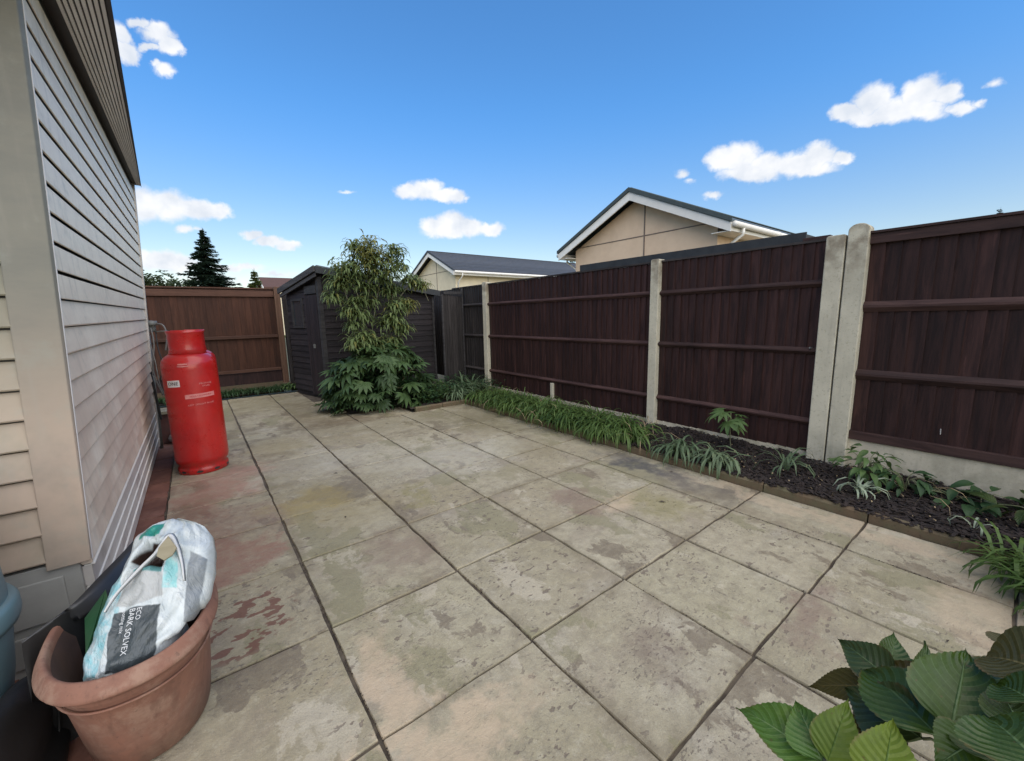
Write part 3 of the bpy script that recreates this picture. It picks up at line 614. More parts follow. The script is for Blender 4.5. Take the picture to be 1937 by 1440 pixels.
m = MB(); m.hexa([sofi(YA-.02, zs+.013), sof(1.0, YA-.02, zs+.013), sof(1.0, YB+.05, zs+.013), sofi(YB+.05, zs+.013), sofi(YA-.02, zs+.06), sof(1.0, YA-.02, zs+.06), sof(1.0, YB+.05, zs+.06), sofi(YB+.05, zs+.06)])
m.build('soffit_backing', M['black'], house)
m = MB()
m.hexa([sof(1.0, YA-.02, zs-.008), sof(1.09, YA-.02, zs-.008), sof(1.09, YB+.02, zs-.008), sof(1.0, YB+.02, zs-.008), sof(1.0, YA-.02, zs+.07), sof(1.09, YA-.02, zs+.07), sof(1.09, YB+.02, zs+.07), sof(1.0, YB+.02, zs+.07)])
m.build('fascia', M['black'], house)
m = MB(); m.box(-4.7, -.33, YA, YB-.3, 2.935, 3.0)
m.hexa([Vector((-4.7, YA, 3.0)), Vector((-.8, YA, 3.0)), Vector((-.8, YB-.3, 3.0)), Vector((-4.7, YB-.3, 3.0)), Vector((-4.7, YA, 3.9)), Vector((-4.3, YA, 3.7)), Vector((-4.3, YB-.3, 3.7)), Vector((-4.7, YB-.3, 3.7))])
m.build('roof', M['tile'], house)
m = MB(); m.box(fx(1)-.09+.05, fx(1)-.09+.075, 4.9, 4.98, .42, .60)
# regulator box, pipes on the wall
reg = thing('gas_regulator', 'grey gas regulator box with looping hoses on the far corner of the cream wall', 'gas regulator', (-.40, 6.1, 1.1))
m = MB(); m.box(-.43, -.33, 6.08, 6.16, 1.33, 1.45); m.build('regulator_box', M['metal'], reg, bevel=.015)
m = MB(); m.lathe([(.0, 0), (.05, 0), (.055, .02), (.05, .05), (.0, .055)], 20, (-.36, 6.07, 1.40)); m.build('regulator_dome', M['metal'], reg, smooth=True)
def curve(pts, n=10):
    P = [Vector(p) for p in pts]; P = [P[0]]+P+[P[-1]]; out = []
    for i in range(1, len(P)-2):
        for k in range(n):
            t = k/n; a, b, c, d = P[i-1:i+3]
            out.append(.5*((2*b)+(-a+c)*t+(2*a-5*b+4*c-d)*t*t+(-a+3*b-3*c+d)*t**3))
    return out+[P[-2]]
hoses = [([(-.37, 6.05, 1.38), (-.36, 6.0, 1.20), (-.40, 5.98, .9), (-.35, 5.98, .62)], .011, 'hose'), ([(-.34, 6.05, 1.42), (-.26, 6.0, 1.40), (-.24, 5.98, 1.28), (-.27, 5.98, 1.12)], .010, 'hose'),
         ([(-.41, 6.05, 1.35), (-.43, 6.0, 1.1), (-.42, 5.98, .8), (-.40, 5.98, .35)], .016, 'hoseblack'), ([(-.33, 6.03, 1.36), (-.33, 5.98, 1.15), (-.31, 5.95, .95), (-.36, 5.95, .75), (-.30, 5.95, .6), (-.22, 5.92, .55)], .009, 'hoseblack'),
         ([(-.39, 6.02, 1.2), (-.37, 5.96, 1.0), (-.36, 5.94, .75), (-.32, 5.94, .58)], .007, 'hose'), ([(-.34, 6.05, 1.33), (-.2, 5.7, 1.33), (-.1, 5.45, 1.24)], .008, 'hose')]
for pts, r, mt in hoses: MB().tube(curve(pts), r*.75, 8).build('hose', M[mt], reg, smooth=True)
MB().tube([(-.44, 6.07, 0), (-.425, 6.07, .6), (-.40, 6.07, 1.3)], .018, 10).build('riser_pipe', M['metal'], reg, smooth=True)
MB().tube(curve([(-.44, 5.55, 1.46), (-.43, 5.8, 1.47), (-.42, 6.0, 1.40)]), .008, 8).build('wall_pipe', M['hose'], reg, smooth=True)
MB().tube([(-.435, 5.6, 1.52), (-.445, 5.6, 1.22)], .010, 8).build('wall_bracket', M['metal'], reg)
# white plastic overflow pipe up the far corner
mb = MB(); mb.tube([(-.435, 6.10, 1.45), (-.405, 6.10, 2.1), (-.375, 6.10, 2.77)], .014, 10)
mb.build('waste_pipe', M['white'], smooth=True, label='thin pale pipe rising up the far corner of the cream wall', cat='pipe')

# plank step behind the cylinders
st = thing('plank_step', 'weathered plank shelf standing on dark blocks behind the red gas cylinders', 'step', (-.3, 6.45, 0))
for k in range(2): MB().box(-.48, -.10, 6.22+k*.15, 6.36+k*.15, .36, .395).build('plank', M['paleplank'], st, bevel=.003)
for xx in (-.44, -.16): MB().box(xx, xx+.09, 6.25, 6.5, 0, .36).build('block', M['brick'], st, bevel=.004)
for (a, b, c, lb) in ((-.33, 6.2, .05, 'grey stone nearest the house wall under the plank shelf'), (-.26, 6.28, .04, 'grey stone nearest the gas cylinders under the plank shelf'), (-.30, 6.25, .11, 'small grey stone resting on top of two others under the plank shelf')):
    mb = MB(); mb.lathe([(0, -.04), (.04, -.035), (.05, 0), (.035, .04), (0, .045)], 9, (a, b, c+.02)); mb.build('stone', M['stone'], smooth=False, label=lb, cat='stone', group='stones under the plank shelf')

# ================================================================= GAS CYLINDERS
def cylinder(label, loc, rz=0, prints=True):
    t = thing('gas_cylinder', label, 'gas cylinder', loc, 'red gas cylinders beside the cream wall')
    R_ = .213
    prof = [(R_-.035, .0), (R_-.018, .0), (R_-.012, .006), (R_-.012, .05), (R_-.03, .075), (R_-.008, .10), (R_, .135), (R_, .15), (R_, .3), (R_, .5), (R_, .52), (R_, .75), (R_, .9), (R_, .97), (R_, .985), (R_, 1.00)]
    for k in range(1, 11): a = k/10*PI/2*.93; prof.append((R_*math.cos(a)**.62, 1.015+.135*math.sin(a)**.8))
    prof.append((.03, 1.165)); prof.append((.0, 1.166))
    m = MB(); m.lathe(prof, 56, loc); m.build('body', M['red'], t, smooth=True)
    # foot ring holes
    for k in range(9):
        a = 2*PI*k/9+.35+rz; m = MB(); c = Vector((loc[0]+(R_-.0115)*math.cos(a), loc[1]+(R_-.0115)*math.sin(a), loc[2]+.028)); tv = Vector((-math.sin(a), math.cos(a), 0)); ov = Vector((math.cos(a), math.sin(a), 0))
        pts = [c+tv*(.026*math.cos(q))+Vector((0, 0, .011*math.sin(q))) for q in [2*PI*i/12 for i in range(12)]]
        m.add([p+ov*.0008 for p in pts]+[p-ov*.03 for p in pts], [tuple(range(12))]+[(i, i+12, (i+1) % 12+12, (i+1) % 12) for i in range(12)]); m.build('foot_hole', M['black'], t)
    # collar (valve guard) with an opening at the back left
    m = MB(); n = 44; r0, r1 = .130, .136; z0, z1 = loc[2]+1.12, loc[2]+1.35; vs = []; fs = []
    a0, a1 = math.radians(-215+20), math.radians(60)
    for i in range(n+1):
        a = a0+(a1-a0)*i/n+rz
        for (r, z) in ((r0+.012, z0), (r0, z0+.06), (r0, z1-.03), (r0+.004, z1), (r1+.010, z1), (r1+.006, z1-.022), (r1+.001, z1-.034), (r1, z0+.06), (r1+.012, z0)):
            vs.append((loc[0]+r*math.cos(a), loc[1]+r*math.sin(a), z))
    q = 9
    for i in range(n):
        for k in range(q): fs.append((i*q+k, i*q+(k+1) % q, (i+1)*q+(k+1) % q, (i+1)*q+k))
    fs += [tuple(range(q)), tuple(range(n*q, n*q+q))[::-1]]
    m.add(vs, fs); m.build('collar', M['red'], t, smooth=True)
    m = MB(); m.lathe([(.03, 1.16), (.03, 1.20), (.022, 1.205), (.022, 1.26), (.03, 1.262), (.03, 1.285), (.0, 1.287)], 16, loc); m.build('valve', M['metal'], t, smooth=True)
    m = MB(); m.tube([(loc[0]-.02, loc[1], loc[2]+1.23), (loc[0]-.13, loc[1]-.02, loc[2]+1.24)], .016, 10); m.build('valve_nut', M['metal'], t, smooth=True)
    if prints:
        def wrap(me, ang, z, name, mat=None, off=.0012, slope=0.0):
            for v in me.vertices:
                a = ang+v.co.x/R_; r = R_+off+v.co.z; zz = z+v.co.y+slope*v.co.x; v.co = (loc[0]+r*math.cos(a), loc[1]+r*math.sin(a), loc[2]+zz)
            o = bpy.data.objects.new(name, me); COL.objects.link(o); o.parent = t; o.location = -Vector(loc); return o
        def patch(w, h, mat, skew=0):
            m = MB(); n = 12; vs = []; fs = []
            for i in range(n+1):
                x = -w/2+w*i/n; k = 1-skew*abs(i/n-.5)*2
                vs += [(x, -h/2*k, 0), (x, h/2, 0)]
            fs = [(2*i, 2*i+2, 2*i+3, 2*i+1) for i in range(n)]; m.add(vs, fs); return m.mesh('label', mat)
        def ang(x, y):                                       # angle on the drum where the mark is seen
            d = ray(x, y); o = Vector((loc[0], loc[1])); d2 = Vector((d.x, d.y)); A = d2.dot(d2); B = -2*d2.dot(o); C = o.dot(o)-R_*R_
            s = (-B-math.sqrt(max(0, B*B-4*A*C)))/(2*A); p = d2*s; return math.atan2(p.y-o.y, p.x-o.x), (EYE+d*s).z-loc[2]
        a, z = ang(327, 727); wrap(patch(.115, .062, M['sticker']), a, z, 'sticker', slope=.04); wrap(text_mesh('ONE', .045, mat=M['ink']), a, z, 'lettering', off=.0022, slope=.04)
        a, z = ang(389, 726); wrap(text_mesh('PROPANE', .024, mat=M['print']), a, z+.008, 'lettering'); wrap(text_mesh('LPGAS', .022, mat=M['print']), a, z-.016, 'lettering')
        a, z = ang(380, 748); wrap(patch(.235, .040, M['print']), a, z, 'warning_band', slope=.03); wrap(text_mesh('HIGHLY FLAMMABLE', .018, mat=M['red']), a, z, 'lettering', off=.0022, slope=.03)
        a, z = ang(382, 764); wrap(text_mesh('KEEP UPRIGHT IN USE', .021, mat=M['print']), a, z, 'lettering', slope=.03)
        a, z = ang(345, 694); wrap(patch(.07, .014, M['print'], .5), a, z+.02, 'scuff_print'); wrap(patch(.085, .012, M['print'], .8), a, z, 'scuff_print')
    return t
cylinder('front red gas cylinder with white sticker and faded pink print', (-.065, 4.93, 0))
cylinder('red gas cylinder half hidden directly behind the front one', (-.052, 5.40, 0), .7, False)

# ================================================================= FENCES
def fence_run(fence, X, ya, yb, z0, z1, pitch, bm, face=-1):
    n = max(1, round((yb-ya)/pitch)); p = (yb-ya)/n
    prof = [(.004, .0), (.004+.0, p*.0), (.0, p)]
    base = MB()                                           # feather edge: one edge thick, the other thin
    base.hexa([Vector((-.022, 0, 0)), Vector((.0, 0, 0)), Vector((.0, p+.012, 0)), Vector((-.005, p+.012, 0)), Vector((-.022, 0, z1-z0)), Vector((.0, 0, z1-z0)), Vector((.0, p+.012, z1-z0)), Vector((-.005, p+.012, z1-z0))])
    me = base.mesh('board', bm)
    for k in range(n):
        o = inst(me, 'board', fence, (X+rnd(-.002, .002)-(.0008 if k % 2 else 0), ya+k*p, z0+rnd(-.004, .004)), (rnd(-.003, .003), 0, 0))
def rail(fence, X, ya, yb, z, bm, hgt=.064, dep=.038):
    m = MB(); m.sweep([(X-.012, ya, z-hgt/2), (X-.012-dep*.35, ya, z-hgt/2), (X-.012-dep, ya, z-hgt*.08), (X-.012-dep, ya, z+hgt*.12), (X-.012-dep*.25, ya, z+hgt/2), (X-.012, ya, z+hgt/2)],
                      [(X-.012, yb, z-hgt/2), (X-.012-dep*.35, yb, z-hgt/2), (X-.012-dep, yb, z-hgt*.08), (X-.012-dep, yb, z+hgt*.12), (X-.012-dep*.25, yb, z+hgt/2), (X-.012, yb, z+hgt/2)])
    return m.build('rail', bm, fence)
def cpost(fence, y0, y1, z1, x0=4.375, x1=4.50, round_top=0.0, name='post'):
    m = MB(); n = 10
    if round_top:
        prof = [(y0, -.1), (y1, -.1)]+[((y0+y1)/2+(y1-y0)/2*math.cos(PI*k/n), z1-round_top+round_top*math.sin(PI*k/n)) for k in range(n+1)]
    else: prof = [(y0, -.1), (y1, -.1), (y1, z1-.012), (y1-.012, z1), (y0+.012, z1), (y0, z1-.012)]
    m.sweep([(x0, a, b) for a, b in prof], [(x1, a, b) for a, b in prof]); return m.build(name, M['post'], fence, bevel=.006)
fA = thing('close_board_fence', 'long dark brown close board fence between slim concrete posts above grassy bed', 'fence', (4.45, 4.0, 0))
XF = 4.45
fence_run(fA, XF, 1.22, 2.83, .10, 2.0, .088, M['fence']); fence_run(fA, XF, 2.93, 6.42, .10, 2.0, .088, M['fence']); fence_run(fA, XF, 6.55, 7.75, .10, 2.0, .088, M['fencegrey'])
for z in (1.645, 1.045, .39):
    rail(fA, XF, 1.22, 2.815, z, M['fenceh']); rail(fA, XF, 2.935, 6.42, z, M['fenceh']); rail(fA, XF, 6.55, 7.75, z, M['fencegreyh'])
for (a, b) in ((1.22, 2.815), (2.935, 6.42), (6.55, 7.75)):
    MB().box(XF-.03, XF+.02, a, b, 2.002, 2.022).build('capping', M['fencegreyh'], fA)
    MB().box(4.425, 4.475, a, b, -.05, .098).build('gravel_board', M['gravelboard'], fA)
cpost(fA, 1.08, 1.215, 2.03, 4.36, 4.50); cpost(fA, 2.82, 2.93, 2.04); cpost(fA, 6.42, 6.54, 2.05)
MB().box(4.395, 4.432, 4.65, 4.71, .0, .35).build('stub_post', M['post'], fA, bevel=.004)
MB().tube([(4.43, 1.265, 1.07), (4.39, 1.27, 1.075)], .008, 8).build('bolt', M['metal'], fA)
fB = thing('close_board_fence', 'taller near panel of dark brown fence with wide concrete base right of the double posts', 'fence', (4.45, 0, 0))
fence_run(fB, XF, -2.2, .935, .30, 1.96, .098, M['fence'])
for z in (1.43, .865): rail(fB, XF, -2.2, .935, z, M['fenceh'], .085)
MB().box(XF-.045, XF-.012, -2.2, .935, 1.93, 2.01).build('top_rail', M['fenceh'], fB, bevel=.003); MB().box(XF-.06, XF+.02, -2.2, .935, 2.012, 2.03).build('capping', M['fenceh'], fB)
MB().box(XF-.050, XF-.012, -2.2, .935, .30, .375).build('bottom_rail', M['fenceh'], fB, bevel=.004)
MB().box(4.42, 4.47, -2.2, .935, -.05, .298).build('gravel_board', M['gravelboard'], fB)
cpost(fB, .93, 1.068, 2.10, 4.36, 4.50, .05)
MB().tube([(4.43, .39, .495), (4.42, .387, .452)], .0032, 6).build('hook', M['soffit2'], fB)
# dark panel at right of the shed
gp = thing('dark_gate_panel', 'narrow black board panel closing the gap between shed and right fence', 'gate', (4.2, 7.3, 0))
n = 7
for k in range(n):
    MB().box(3.93+k*.062, 3.93+k*.062+.058, 7.28, 7.30+.004*(k % 2), .03, 1.86-.006*k).build('board', M['fencegrey'], gp)
MB().box(3.905, 3.93, 7.26, 7.30, 0, 1.86).build('frame', M['shedtrim'], gp); MB().box(4.365, 4.385, 7.26, 7.30, 0, 2.0).build('frame', M['shedtrim'], gp)
MB().box(3.95, 4.362, 7.245, 7.275, 1.87, 1.92).build('cross_rail', M['shedtrim'], gp)
# neighbour's low shed roof just behind the fence
ln = thing('lean_to_roof', 'flat dark felted shed roof edge showing just above the right fence', 'roof', (5.2, 2.8, 0))
MB().box(4.62, 6.6, 1.46, 4.25, 2.06, 2.12).build('felt', M['darkfelt'], ln); MB().box(4.60, 4.62, 1.44, 4.27, 2.015, 2.13).build('fascia', M['darkfelt'], ln)
MB().box(4.66, 6.5, 1.5, 4.2, 0, 2.055).build('wall', M['fencegrey'], ln)
MB().box(4.575, 4.598, 1.44, 4.27, 2.0, 2.018).build('edge_strip', M['metal'], ln)
MB().box(4.53, 4.60, 1.235, 1.44, 2.02, 2.065).build('end_board', M['fenceh'], ln)

# back fence
bf = thing('close_board_fence', 'red brown close board fence across the far end behind the gas cylinders', 'fence', (0, 9.62, 0))
YBF = 9.62
n = 29; p = (1.36+1.6)/n; base = MB(); base.hexa([Vector((0, -.0, 0)), Vector((p+.01, -.0, 0)), Vector((p+.01, .008, 0)), Vector((0, .016, 0)), Vector((0, -.0, 1.62)), Vector((p+.01, -.0, 1.62)), Vector((p+.01, .008, 1.62)), Vector((0, .016, 1.62))])
# thick edge faces the garden
base = MB(); base.hexa([Vector((0, -.016, 0)), Vector((p+.012, -.005, 0)), Vector((p+.012, 0, 0)), Vector((0, 0, 0)), Vector((0, -.016, 1.62)), Vector((p+.012, -.005, 1.62)), Vector((p+.012, 0, 1.62)), Vector((0, 0, 1.62))])
me = base.mesh('board', M['bfence'])
for k in range(n): inst(me, 'board', bf, (-1.6+k*p, YBF+(.001 if k % 2 else 0), .43))
MB().box(-1.6, 1.36, YBF-.05, YBF-.018, 1.90, 2.02).build('top_rail', M['bfenceh'], bf, bevel=.003); MB().box(-1.6, 1.36, YBF-.06, YBF+.02, 2.045, 2.07).build('capping', M['bfenceh'], bf)
MB().box(-1.6, 1.36, YBF-.02, YBF-.002, 1.9, 2.043).build('top_board', M['bfence'], bf)
MB().box(-1.6, 1.36, YBF-.065, YBF-.018, 1.09, 1.15).build('rail', M['bfenceh'], bf, bevel=.006); MB().box(-1.6, 1.36, YBF-.065, YBF-.018, .42, .48).build('rail', M['bfenceh'], bf, bevel=.006)
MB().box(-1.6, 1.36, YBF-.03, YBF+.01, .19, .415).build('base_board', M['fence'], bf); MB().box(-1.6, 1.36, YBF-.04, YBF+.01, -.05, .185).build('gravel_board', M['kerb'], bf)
MB().box(1.365, 1.47, YBF-.09, YBF+.03, 0, 2.10).build('post', M['bpost'], bf, bevel=.006)
MB().box(1.35, 1.49, YBF-.13, YBF+.03, 0, .15).build('post_foot', M['kerb'], bf, bevel=.01)
bk = thing('close_board_fence', 'dark close board fence running behind the timber shed', 'fence', (3, 9.62, 0))
me2 = base.mesh('board', M['fencegrey'])
for k in range(29): inst(me2, 'board', bk, (1.50+k*.102, YBF+(.001 if k % 2 else 0), .15), scale=(1, 1, 1.13))
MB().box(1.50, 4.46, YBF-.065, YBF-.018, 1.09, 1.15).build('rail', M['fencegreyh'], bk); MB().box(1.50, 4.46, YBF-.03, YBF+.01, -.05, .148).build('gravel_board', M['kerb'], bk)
fence_run(fA, XF, 7.76, 9.6, .10, 2.0, .088, M['fencegrey'])
sidep = thing('concrete_post', 'slim grey post in the shade between back fence and shed', 'post', (1.50, 9.25, 0))
MB().box(1.475, 1.52, 9.26, 9.34, 0, 2.02).build('shaft', M['fencegrey'], sidep); MB().box(1.468, 1.527, 9.25, 9.35, 2.02, 2.045).build('cap', M['post'], sidep)

# ================================================================= SHED
shed = thing('garden_shed', 'dark stained timber shed with sloping felt roof behind the bushy plant', 'shed', (2.7, 8.3, 0))
SX0, SX1, SY0, SY1 = 1.80, 3.93, 7.72, 9.0
def rz_(x, y): return 2.235-.155*(x-SX0)-.20*(y-SY0)
nb_ = 19; hb = .108
for k in range(nb_):
    z = .09+k*hb; m = MB()
    za, zb2 = min(z+hb+.006, rz_(SX0, SY0)), min(z+hb+.006, rz_(SX1, SY0)-.02)
    if zb2 <= z: continue
    def pr(x, zt): return [(x, SY0+.01, z), (x, SY0-.018, z), (x, SY0-.016, z+.006), (x, SY0-.003, zt), (x, SY0+.01, zt)]
    m.sweep(pr(SX0+.03, za), pr(SX1, zb2)); m.build('weatherboard', M['shedh'], shed)
m = MB(); m.hexa([Vector((SX0+.01, SY0+.01, 0)), Vector((SX1, SY0+.01, 0)), Vector((SX1, SY1, 0)), Vector((SX0+.01, SY1, 0)), Vector((SX0+.01, SY0+.01, rz_(SX0, SY0)-.01)), Vector((SX1, SY0+.01, rz_(SX1, SY0)-.01)), Vector((SX1, SY1, rz_(SX1, SY1)-.01)), Vector((SX0+.01, SY1, rz_(SX0, SY1)-.01))])
m.build('wall_core', M['shedh'], shed)
# left end: boards, window, door
for k in range(18):
    z = .09+k*hb
    for (a, b) in ((8.22, SY1),):
        if k >= 11 and k <= 15:
            for (a2, b2) in ((8.22, 8.36), (8.80, SY1)):
                m = MB(); m.sweep([(SX0+.01, a2, z), (SX0-.018, a2, z), (SX0-.003, a2, z+hb+.004), (SX0+.01, a2, z+hb+.004)], [(SX0+.01, b2, z), (SX0-.018, b2, z), (SX0-.003, b2, z+hb+.004), (SX0+.01, b2, z+hb+.004)]); m.build('weatherboard', M['shedh'], shed)
            continue
        zt1 = min(z+hb+.004, rz_(SX0, b)-.01)
        if zt1 <= z: continue
        m = MB(); m.sweep([(SX0+.01, a, z), (SX0-.018, a, z), (SX0-.003, a, zt1), (SX0+.01, a, zt1)], [(SX0+.01, b, z), (SX0-.018, b, z), (SX0-.003, b, zt1), (SX0+.01, b, zt1)]); m.build('weatherboard', M['shedh'], shed)
wz0, wz1 = .09+11*hb, .09+16*hb
win = MB().box(SX0-.005, SX0+.008, 8.37, 8.79, wz0, wz1).build('window', M['glass'], shed)
fm = MB(); fm.box(SX0-.03, SX0-.006, 8.36, 8.40, wz0, wz1); fm.box(SX0-.03, SX0-.006, 8.76, 8.80, wz0, wz1); fm.box(SX0-.03, SX0-.006, 8.402, 8.758, wz0, wz0+.04); fm.box(SX0-.03, SX0-.006, 8.402, 8.758, wz1-.04, wz1); fm.build('window_frame', M['shedtrim'], win)
door = MB().box(SX0-.012, SX0+.008, 7.80, 8.21, .06, 1.86).build('door', M['shedv'], shed)
for k in range(4): MB().box(SX0-.03, SX0-.013, 7.80+k*.103, 7.80+k*.103+.098, .06, 1.86).build('door_plank', M['shedv'], door)
MB().box(SX0-.045, SX0-.031, 7.98, 8.03, .92, .99).build('handle', M['metal'], door)
MB().box(SX0-.035, SX0-.0, 7.80, 8.21, 1.88, 2.02).build('door_head_panel', M['shedtrim'], shed)
for (a, b) in ((7.70, 7.79),): MB().box(SX0-.035, SX0+.03, a, b-.02, .02, 2.15).build('corner_board', M['shedtrim'], shed)
MB().box(SX0-.03, SX0-.0, 8.215, 8.25, .05, 1.9).build('door_jamb', M['shedv'], shed)
MB().box(SX1-.02, SX1+.02, SY0-.035, SY0+.02, .02, 1.84).build('corner_board', M['shedtrim'], shed)
def roofslab(x0, x1, y0, y1, dz0, dz1): return [Vector((x, y, rz_(x, y)+dz)) for dz in (dz0, dz1) for (x, y) in ((x0, y0), (x1, y0), (x1, y1), (x0, y1))]
m = MB(); m.hexa(roofslab(SX0-.10, SX1+.12, SY0-.12, SY1+.08, .0, .03)); m.build('roof_deck', M['darkfelt'], shed)
m = MB(); m.hexa(roofslab(SX0-.125, SX0-.102, SY0-.12, SY1+.08, -.05, .05)); m.build('verge_board', M['shedtrim'], shed)
m = MB(); m.hexa(roofslab(SX0-.098, SX0-.08, SY0-.10, SY1+.06, -.12, -.06)); m.build('under_board', M['shedtrim'], shed)
m = MB(); m.hexa(roofslab(SX0-.10, SX1+.12, SY0-.14, SY0-.122, -.07, .04)); m.build('fascia', M['darkfelt'], shed)
for k in range(5):
    y1 = SY0-.1+k*.28; m = MB(); m.hexa(roofslab(SX0-.06+.02*k, SX1-.6, y1, y1+.26, .035, .075)); m.build('felt_sheet', M['felt'], shed)
for ch in [o for o in bpy.data.objects if o.parent == shed or (o.parent and o.parent.parent == shed)]:
    wl = WL[ch.name]
    for v in ch.data.vertices:
        X, Y = v.co.x+wl.x, v.co.y+wl.y; v.co.x -= .235*(Y-SY0)*max(0, min(1, (SX1-X)/(SX1-SX0)))
for k in range(4): MB().box(3.45+k*.11, 3.54+k*.11, 7.58, 7.66, .03, .1+.02*(k % 2)).build('rubble_stone', M['stone'], label=['low pale rubble stone at the shed foot, leftmost of its short row', 'taller pale rubble stone at the shed foot, second from the left', 'low pale rubble stone at the shed foot, third from the left', 'taller pale rubble stone at the shed foot beside the corner board'][k], cat='stone', group='rubble at the shed foot', bevel=.01)

# ================================================================= FAR BUILDINGS
def chalet(name, label, X, ym, hw, ridge, eave, length, wall, roofm, rooftop, joints=True):
    t = thing(name, label, 'house', (X, ym, 0)); ov = .30; wi = hw-.42
    sl = (ridge-eave)/hw
    m = MB(); pr = lambda x: [(x, ym-wi, 0), (x, ym+wi, 0), (x, ym+wi, ridge-.20-sl*wi), (x, ym, ridge-.20), (x, ym-wi, ridge-.20-sl*wi)]
    m.sweep(pr(X+.3), pr(X+length)); m.build('wall', M[wall], t)
    if joints:
        MB().box(X+.288, X+.299, ym-.27, ym-.235, 0, ridge-.30).build('joint_strip', M['strip'], t)
        MB().box(X+.291, X+.299, ym-wi, ym+wi, ridge-.20-sl*wi+.06, ridge-.20-sl*wi+.085).build('joint_strip', M['strip'], t)
        for xx in (2.2, 4.6, 7): MB().box(X+xx, X+xx+.03, ym-wi-.011, ym-wi-.001, 0, ridge-.25-sl*wi).build('joint_strip', M['strip'], t)
    for sgn in (-1, 1):
        m = MB(); A = lambda x: [(x, ym, ridge), (x, ym+sgn*hw, eave), (x, ym+sgn*hw, eave-.05), (x, ym, ridge-.06)]
        m.sweep(A(X-.04), A(X+length+.2)); rf = m.build('roof_slope', M[rooftop], t)
        if rooftop == 'tile' or rooftop == 'tilered':
            nrow = 12
            for k in range(nrow):
                f0, f1 = k/nrow, (k+1)/nrow; m = MB()
                B = lambda x: [(x, ym+sgn*hw*f0, ridge-(ridge-eave)*f0+.012), (x, ym+sgn*hw*f1, ridge-(ridge-eave)*f1+.035), (x, ym+sgn*hw*f1, ridge-(ridge-eave)*f1+.003), (x, ym+sgn*hw*f0, ridge-(ridge-eave)*f0+.002)]
                m.sweep(B(X-.03), B(X+length+.2)); m.build('tile_course', M[rooftop], rf)
        m = MB(); Bb = lambda x: [(x, ym, ridge-.062), (x, ym+sgn*hw, eave-.052), (x, ym+sgn*hw, eave-.24), (x, ym, ridge-.26)]
        m.sweep(Bb(X-.02), Bb(X+.012)); m.build('bargeboard', M['white'], t)
        m = MB(); Bc = lambda x: [(x, ym, ridge+.045), (x, ym+sgn*(hw+.03), eave+.035), (x, ym+sgn*(hw+.03), eave-.05), (x, ym, ridge-.055)]
        m.sweep(Bc(X-.055), Bc(X-.041)); m.build('verge_trim', M[roofm], t)
        m = MB(); m.box(X+.014, X+length, ym+sgn*(hw-.40) if sgn < 0 else ym+wi+.002, ym+sgn*wi-.002 if sgn < 0 else ym+hw, eave-.14, eave-.12); 
        MB().box(X-.0, X+length, min(ym+sgn*(hw-.02), ym+sgn*(hw+.0)), max(ym+sgn*(hw-.02), ym+sgn*(hw+.0)), eave-.22, eave-.055).build('fascia', M['white'], t)
        MB().box(X+.014, X+length, min(ym+sgn*(wi+.002), ym+sgn*(hw-.022)), max(ym+sgn*(wi+.002), ym+sgn*(hw-.022)), eave-.22, eave-.205).build('soffit', M['white'], t)
        gy = ym+sgn*(hw+.06); MB().tube([(X+.02, gy, eave-.09), (X+length, gy, eave-.09)], .06, 10).build('gutter', M['white'], t, smooth=True)
        MB().tube([(X+.42, gy, eave-.12), (X+.42, gy, eave-.26), (X+.42, ym+sgn*(wi+.05), eave-.55), (X+.42, ym+sgn*(wi+.05), 0)], .036, 8).build('downpipe', M['white'], t, smooth=True)
        for q in range(3): MB().tube([(X+2.2+q*2.1, gy, eave-.09), (X+2.28+q*2.1, gy, eave-.09)], .067, 10).build('gutter_joint', M['white'], t, smooth=True)
    MB().box(X-.03, X+length+.2, ym-.06, ym+.06, ridge+.0, ridge+.035).build('ridge_cap', M[roofm], t, bevel=.01)
    return t
chalet('chalet', 'large beige gabled chalet with white bargeboards and dark green roof edge above the fence', 9.0, 6.69, 2.53, 4.47, 3.28, 11, 'render', 'tilegreen', 'tilegreen')
chalet('chalet', 'cream chalet with dark grey tiled roof left of the beige gable', 10.0, 19.8, 2.55, 4.78, 3.62, 14, 'cream', 'tile', 'tile')
def far_house():
    t = thing('bungalow', 'small far bungalow with red brown roof and white gable left of the shed roof', 'house', (5.4, 42, 0))
    f = Vector((CF.x, CF.y, 0)).normalized(); r = Vector((1, 0, 0)); 
    x0, x1, yb = 5.55, 9.5, 42.0
    m = MB(); m.sweep([(x0, yb, 0), (x0, yb+5, 0), (x0, yb+5, 4.3), (x0, yb+2.5, 5.2), (x0, yb, 4.3)], [(x1, yb, 0), (x1, yb+5, 0), (x1, yb+5, 4.3), (x1, yb+2.5, 5.2), (x1, yb, 4.3)]); m.build('wall', M['cream'], t)
    for (sg) in (0, 1):
        ya, yc = (yb-.3, yb+2.5) if sg == 0 else (yb+5.3, yb+2.5)
        m = MB(); m.sweep([(x0-.3, ya, 4.25), (x0-.3, yc, 5.32), (x0-.3, yc, 5.42), (x0-.3, ya, 4.37)], [(x1+.3, ya, 4.25), (x1+.3, yc, 5.32), (x1+.3, yc, 5.42), (x1+.3, ya, 4.37)]); m.build('roof_slope', M['tilered'], t)
        m = MB(); m.sweep([(x0-.35, ya, 4.1), (x0-.35, yc, 5.16), (x0-.35, yc, 5.40), (x0-.35, ya, 4.33)], [(x0-.31, ya, 4.1), (x0-.31, yc, 5.16), (x0-.31, yc, 5.40), (x0-.31, ya, 4.33)]); m.build('bargeboard', M['white'], t)
far_house()

